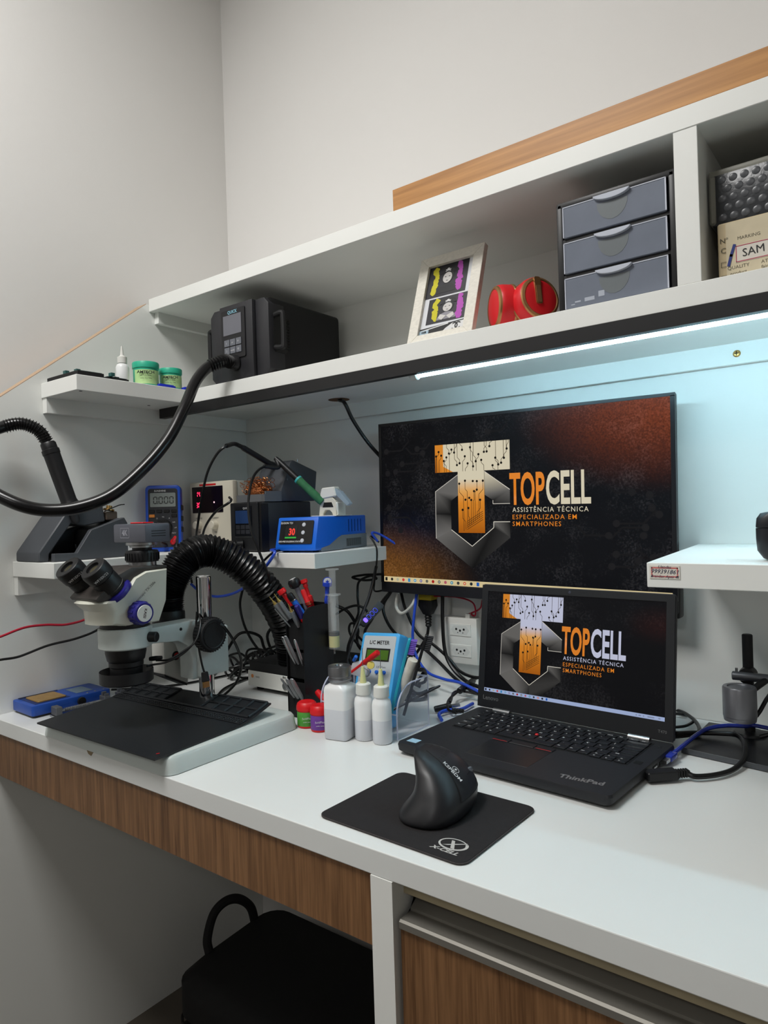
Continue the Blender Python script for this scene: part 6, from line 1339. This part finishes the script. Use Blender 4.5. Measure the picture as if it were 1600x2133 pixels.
t = thing('power_adapter', 'small black power adapter plugged into the wall under the corner shelf', 'power adapter', at(472, 1235, Y=-.030))
B().box(-.020, -.018, -.026, .020, .018, .024, .005, 2).build('brick', M_black, t, 30); B().tube([(.0, -.010, -.026), (.0, -.014, -.05), (-.02, -.02, -.07), (-.05, -.02, -.06)], .0028, 8, 5).build('cord', M_cable, t)
cab([at(398, 1217, Y=-.28), at(420, 1235, Y=-.25), at(455, 1243, Y=-.25), at(500, 1230, Y=-.28), at(545, 1190, Y=-.325), at(572, 1153, Y=-.326), (.396, -.302, ZL+.006), (.393, -.25, ZL+.0045)], .0030, M_bluec, 'blue cable sagging under the corner shelf behind the hose')
cab([at(530, 1190, Y=-.315), at(548, 1170, Y=-.318), at(572, 1150, Y=-.312), (.393, -.25, ZL+.004), (.385, -.15, ZL+.004)], .0024, M_cable, 'black cable tucked under the left side of the blue station')
cab([(.50, -.09, ZL+.012), at(775, 1110, Y=-.10), at(800, 1118, Y=-.075), (.56, -.04, 1.02)], .0026, M_bluec, 'blue cable leaving the back of the blue soldering station')
cab([(.50, -.085, ZL+.01), at(772, 1118, Y=-.10), at(785, 1145, Y=-.10), at(783, 1190, Y=-.10), at(780, 1215, Y=-.09), at(782, 1232, Y=-.06), at(812, 1226, Y=-.040)], .0020, M_cable, 'thin black cable hanging between the blue station and the monitor')
# bundle under the monitor's left corner
cab([at(820, 1225, Y=-.045), at(795, 1255, Y=-.09), at(775, 1290, Y=-.15), at(760, 1320, Y=-.2), (.58, -.21, .86), (.60, -.16, .756), (.63, -.08, .756)], .0030, M_cable, 'black cable running from the monitor to the inline dimmer')
i0, i1 = at(752, 1302, Y=-.205), at(795, 1258, Y=-.160)
t = thing('inline_dimmer', 'black inline dimmer with blue glowing buttons hanging beside the monitor', 'dimmer', i0)
d_ = i1-i0; F_ = frame((0, 0, 0), d_, (CAM-i0).cross(d_)); nn = F_.to_3x3().col[2]
if nn.dot(CAM-i0) < 0: F_ = frame((0, 0, 0), d_, d_.cross(CAM-i0))
B().poly(rrect(d_.length, .017, .005, 4, d_.length/2, 0), -.005, .005, 'z', .0015, 2, M=F_).build('housing', M_dgrey, t, 30)
mbl = emat('blue_glow', '#3a48e0', 1.2)
for k_ in range(4):
    x = .012+k_*.0095
    b = B(); b.tube([F_ @ Vector((x+p[0], p[1], .0055)) for p in rrect(.007, .009, .0025, 3)]+[F_ @ Vector((x+rrect(.007, .009, .0025, 3)[0][0], rrect(.007, .009, .0025, 3)[0][1], .0055))], .0004, 4, 0); b.build('button_ring', mbl if k_ else emat('violet_glow', '#6a50ff', 2.5), t)
B().poly(rrect(.006, .008, .002, 3, .012, 0), .005, .0056, 'z', M=F_).build('lit_button', MATS['violet_glow'], t, 0)
cab([at(784, 1180, Y=-.065), at(770, 1240, Y=-.1), at(756, 1275, Y=-.15), at(735, 1320, Y=-.19), at(728, 1370, Y=-.2), (.575, -.2, .77), (.62, -.14, .755)], .0034, M_cable, 'black cable running straight down beside the dimmer')
cab([at(782, 1185, Y=-.08), at(772, 1230, Y=-.13), at(752, 1290, Y=-.215), at(732, 1345, Y=-.235), at(726, 1385, Y=-.24), (.575, -.235, .80)], .0018, mat('grey_cable', '#3a3b3e', .35), 'thin grey cable hanging in front of the dimmer')
cab([at(806, 1196, Y=-.045), at(785, 1197, Y=-.055), at(758, 1198, Y=-.06), at(734, 1203, Y=-.065), at(758, 1209, Y=-.07), at(784, 1206, Y=-.075), at(772, 1200, Y=-.085), at(748, 1212, Y=-.09), at(745, 1240, Y=-.095), at(747, 1275, Y=-.11), at(742, 1320, Y=-.12), (.56, -.13, .80), (.57, -.12, .756)], .0026, M_cable, 'black cable looped at the lower left monitor corner')
cab([at(700, 1262, Y=-.14), at(725, 1275, Y=-.13), at(745, 1310, Y=-.12), at(750, 1350, Y=-.12), (.56, -.11, .78), (.60, -.09, .756)], .0036, M_cable, 'thick black cable behind the syringe')
cab([at(700, 1280, Y=-.16), at(720, 1268, Y=-.16), at(745, 1262, Y=-.15), at(765, 1275, Y=-.14), at(755, 1300, Y=-.14), at(730, 1300, Y=-.15), at(735, 1330, Y=-.15), (.55, -.15, .80)], .0026, M_cable, 'tangled black cable between the syringe and the dimmer')
cab([at(815, 1232, Y=-.04), at(798, 1265, Y=-.05), at(812, 1305, Y=-.06), at(845, 1338, Y=-.07), at(880, 1350, Y=-.07), at(910, 1375, Y=-.075), at(950, 1415, Y=-.09), at(985, 1440, Y=-.11), (.78, -.10, .757), (.84, -.08, .757)], .0034, M_cable, 'thick black cable sagging from the monitor corner to behind the laptop')
cab([at(835, 1232, Y=-.035), at(845, 1270, Y=-.04), at(870, 1320, Y=-.045), at(905, 1345, Y=-.05), at(935, 1372, Y=-.055), at(960, 1400, Y=-.06), at(1000, 1412, Y=-.08), (.78, -.05, .80)], .0032, M_cable, 'black cable passing behind the toothbrush head towards the laptop')
cab([at(828, 1232, Y=-.05), at(826, 1265, Y=-.05), at(838, 1278, Y=-.055), at(858, 1262, Y=-.055), at(868, 1238, Y=-.045)], .0036, mat('white_cable', '#c9c9c2', .4), 'white cable hanging in a loop under the monitor')
cab([at(868, 1236, Y=-.05), at(862, 1290, Y=-.06), at(860, 1330, Y=-.065), at(868, 1368, Y=-.07), at(890, 1400, Y=-.08), at(925, 1415, Y=-.10), at(965, 1425, Y=-.11), (.80, -.12, .758)], .0030, M_bluec, 'blue cable hanging from the monitor down to the desk')
cab([at(922, 1238, Y=-.045), at(922, 1290, Y=-.05), at(926, 1350, Y=-.055), at(938, 1385, Y=-.06), at(965, 1415, Y=-.07), at(1000, 1432, Y=-.09), (.80, -.07, .76)], .0040, M_cable, 'thick black cable hanging left of the double outlet')
pa = at(892, 1246, Y=-.030)
t = thing('power_plug', 'black power plug on a yellow adapter hanging under the monitor', 'plug', pa)
B().box(-.016, -.016, -.004, .018, .012, .010, .004, 2).build('yellow_adapter', mat('yellow_adapter', '#b09a1e', .45), t, 30)
B().loft([[(x, y-.002, z) for x, y in rrect(w_, d_, .005, 3)] for w_, d_, z in ((.036, .024, -.004), (.038, .026, -.016), (.026, .02, -.028), (.020, .017, -.034))]).build('plug_body', M_black, t, 40)
B().lathe([(.0, -.034)]+[(.0085-.0016*(i % 2)-.0002*i, -.034-.003*i) for i in range(10)]+[(0, -.064)], 16, T(0, -.002, 0)).build('strain_relief', M_rubber, t, 30)
B().tube([(0, -.002, -.06), (-.002, -.006, -.08), (-.012, -.012, -.10), (-.03, -.016, -.125)], .0032, 8, 5).build('cord', M_cable, t)
cab([at(900, 1242, Y=-.035), at(950, 1244, Y=-.03), at(985, 1256, Y=-.028), at(990, 1282, Y=-.022), (.680, -.021, .903)], .0017, M_redc, 'thin red wire entering the top of the double outlet', 'wire')
cab([at(1005, 1250, Y=-.02), at(1000, 1268, Y=-.02), (.683, -.019, .9035)], .0017, M_redc, 'short red wire at the right of the double outlet', 'wire')
# desk area between organiser and laptop
t = thing('display_adapter', 'black adapter plug with steel end lying behind the acrylic organiser', 'adapter', at(905, 1478, Z=.758))
B().cyl((0, 0, 0), (.022, .022, .004), .0055, .0065, n=14, bev=.001).build('plug_body', M_black, t); B().box(-.004, -.002, 0, .004, .002, .016, M=axm((.022, .022, .004), (1, 1, .1))).build('plug_shell', M_steel, t, 0)
cab([at(938, 1463, Z=.766), at(955, 1440, Z=.768), (.80, -.11, .762), (.85, -.10, .757)], .0024, M_cable, 'black cable of the adapter plug beside the laptop')
t = thing('ferrite_cable', 'black cable with ferrite bead curling beside the laptop hinge', 'cable')
f0, f1 = at(957, 1440, Z=.772), at(986, 1418, Z=.775)
B().tube([at(950, 1486, Z=.76), at(934, 1478, Z=.762), at(934, 1460, Z=.766), at(950, 1444, Z=.770), f0, f1, at(1005, 1408, Z=.775)], .0024, 8, 6).build('cord', M_cable, t); B().cyl(f0, f1, .0062, n=14, bev=.0015).build('ferrite_bead', M_black, t)
B().lathe([(0, 0)]+[(.0045-.001*(i % 2), .0025*i) for i in range(9)]+[(0, .0225)], 12, axm(at(942, 1480, Z=.7605), (1, .35, .0))).build('cable_plug', M_rubber, t, 30)
cab([at(920, 1500, Z=.756), at(915, 1488, Z=.757), at(930, 1480, Z=.758), at(960, 1478, Z=.757), at(985, 1466, Z=.756)], .0032, M_bluec, 'short blue cable lying left of the laptop hinge')
# laptop side cables
lr = lambda x, y, z: Vector((lc.x, lc.y, ZD))+rot(z=la) @ Vector((x, y, z))
t = thing('display_cable', 'black display cable plugged into the right side of the laptop', 'cable')
h0 = lr(.1690, -.005, .0098); hd_ = (at(1405, 1612, Z=.760)-h0).normalized()
pb = frame(h0, hd_, (0, 0, 1)); 
B().box(0, -.006, -.0085, .042, .006, .0085, .0015, 1, M=pb).build('plug_body', M_black, t, 30)
rb = B()
for i in range(5): rb.box(.043+i*.0034, -.0045, -.005, .045+i*.0034, .0045, .005, M=pb)
rb.build('strain_relief', M_rubber, t, 0, kind='stuff')
e0 = pb @ Vector((.055, 0, 0))
B().tube([pb @ Vector((.04, 0, 0)), e0, at(1450, 1618, Z=.757), at(1495, 1614, Z=.7565), at(1530, 1602, Z=.7565), at(1550, 1580, Z=.760), at(1551, 1550, Z=.766), at(1535, 1532, Z=.768), at(1500, 1528, Z=.766), at(1450, 1527, Z=.764), at(1405, 1528, Z=.762), (1.10, -.12, .757)], .0036, 10, 6).build('cord', M_cable, t)
t = thing('data_cable', 'translucent blue USB cable plugged into the right side of the laptop', 'cable')
h0 = lr(.1687, .058, .0095); e1 = at(1440, 1541, Z=.764); hd_ = (e1-h0); pb = frame(h0, hd_, (0, 0, 1))
B().box(0, -.0022, -.006, .014, .0022, .006, M=pb).build('plug_shell', M_steel, t, 0)
mub = mat('clear_blue', '#25379e', .2, alpha=.9)
B().box(.014, -.0042, -.0075, .036, .0042, .0075, .002, 2, M=pb).build('plug_body', mub, t, 30)
B().tube([pb @ Vector((.03, 0, 0)), at(1450, 1532, Z=.768), at(1475, 1518, Z=.772), at(1510, 1512, Z=.776), at(1550, 1513, Z=.776), at(1600, 1517, Z=.776), (1.40, -.14, .772)], .0032, 8, 6).build('cord', mub, t)
cab([at(1402, 1478, Z=.757), at(1425, 1485, Z=.76), at(1448, 1502, Z=.762), at(1457, 1520, Z=.763), at(1445, 1530, Z=.760), at(1400, 1536, Z=.757)], .0030, M_cable, 'black cable looping out behind the laptop')
cab([at(1400, 1516, Z=.757), at(1430, 1512, Z=.758), at(1446, 1500, Z=.760), at(1430, 1490, Z=.758), at(1400, 1486, Z=.757)], .0024, M_cable, 'thin black cable crossing the loop behind the laptop')
# cable bundle on the corner shelf behind the blue station
cab([at(405, 1150, Y=-.33), at(395, 1185, Y=-.335), at(400, 1215, Y=-.33)], .0024, M_cable, 'black cable end dropping from the corner shelf behind the hose')
cab([at(420, 1150, Y=-.31), at(425, 1105, Y=-.33), at(448, 1068, Y=-.335), at(480, 1045, Y=-.325), (.262, -.292, 1.160)], .0026, M_cable, 'black cable arching in front of the beige power supply')
cab([at(418, 1147, Y=-.335), at(440, 1140, Y=-.34), at(470, 1139, Y=-.345), at(490, 1140, Y=-.332)], .0040, M_rubber, 'ribbed black cable leading to the round plug of the black station')
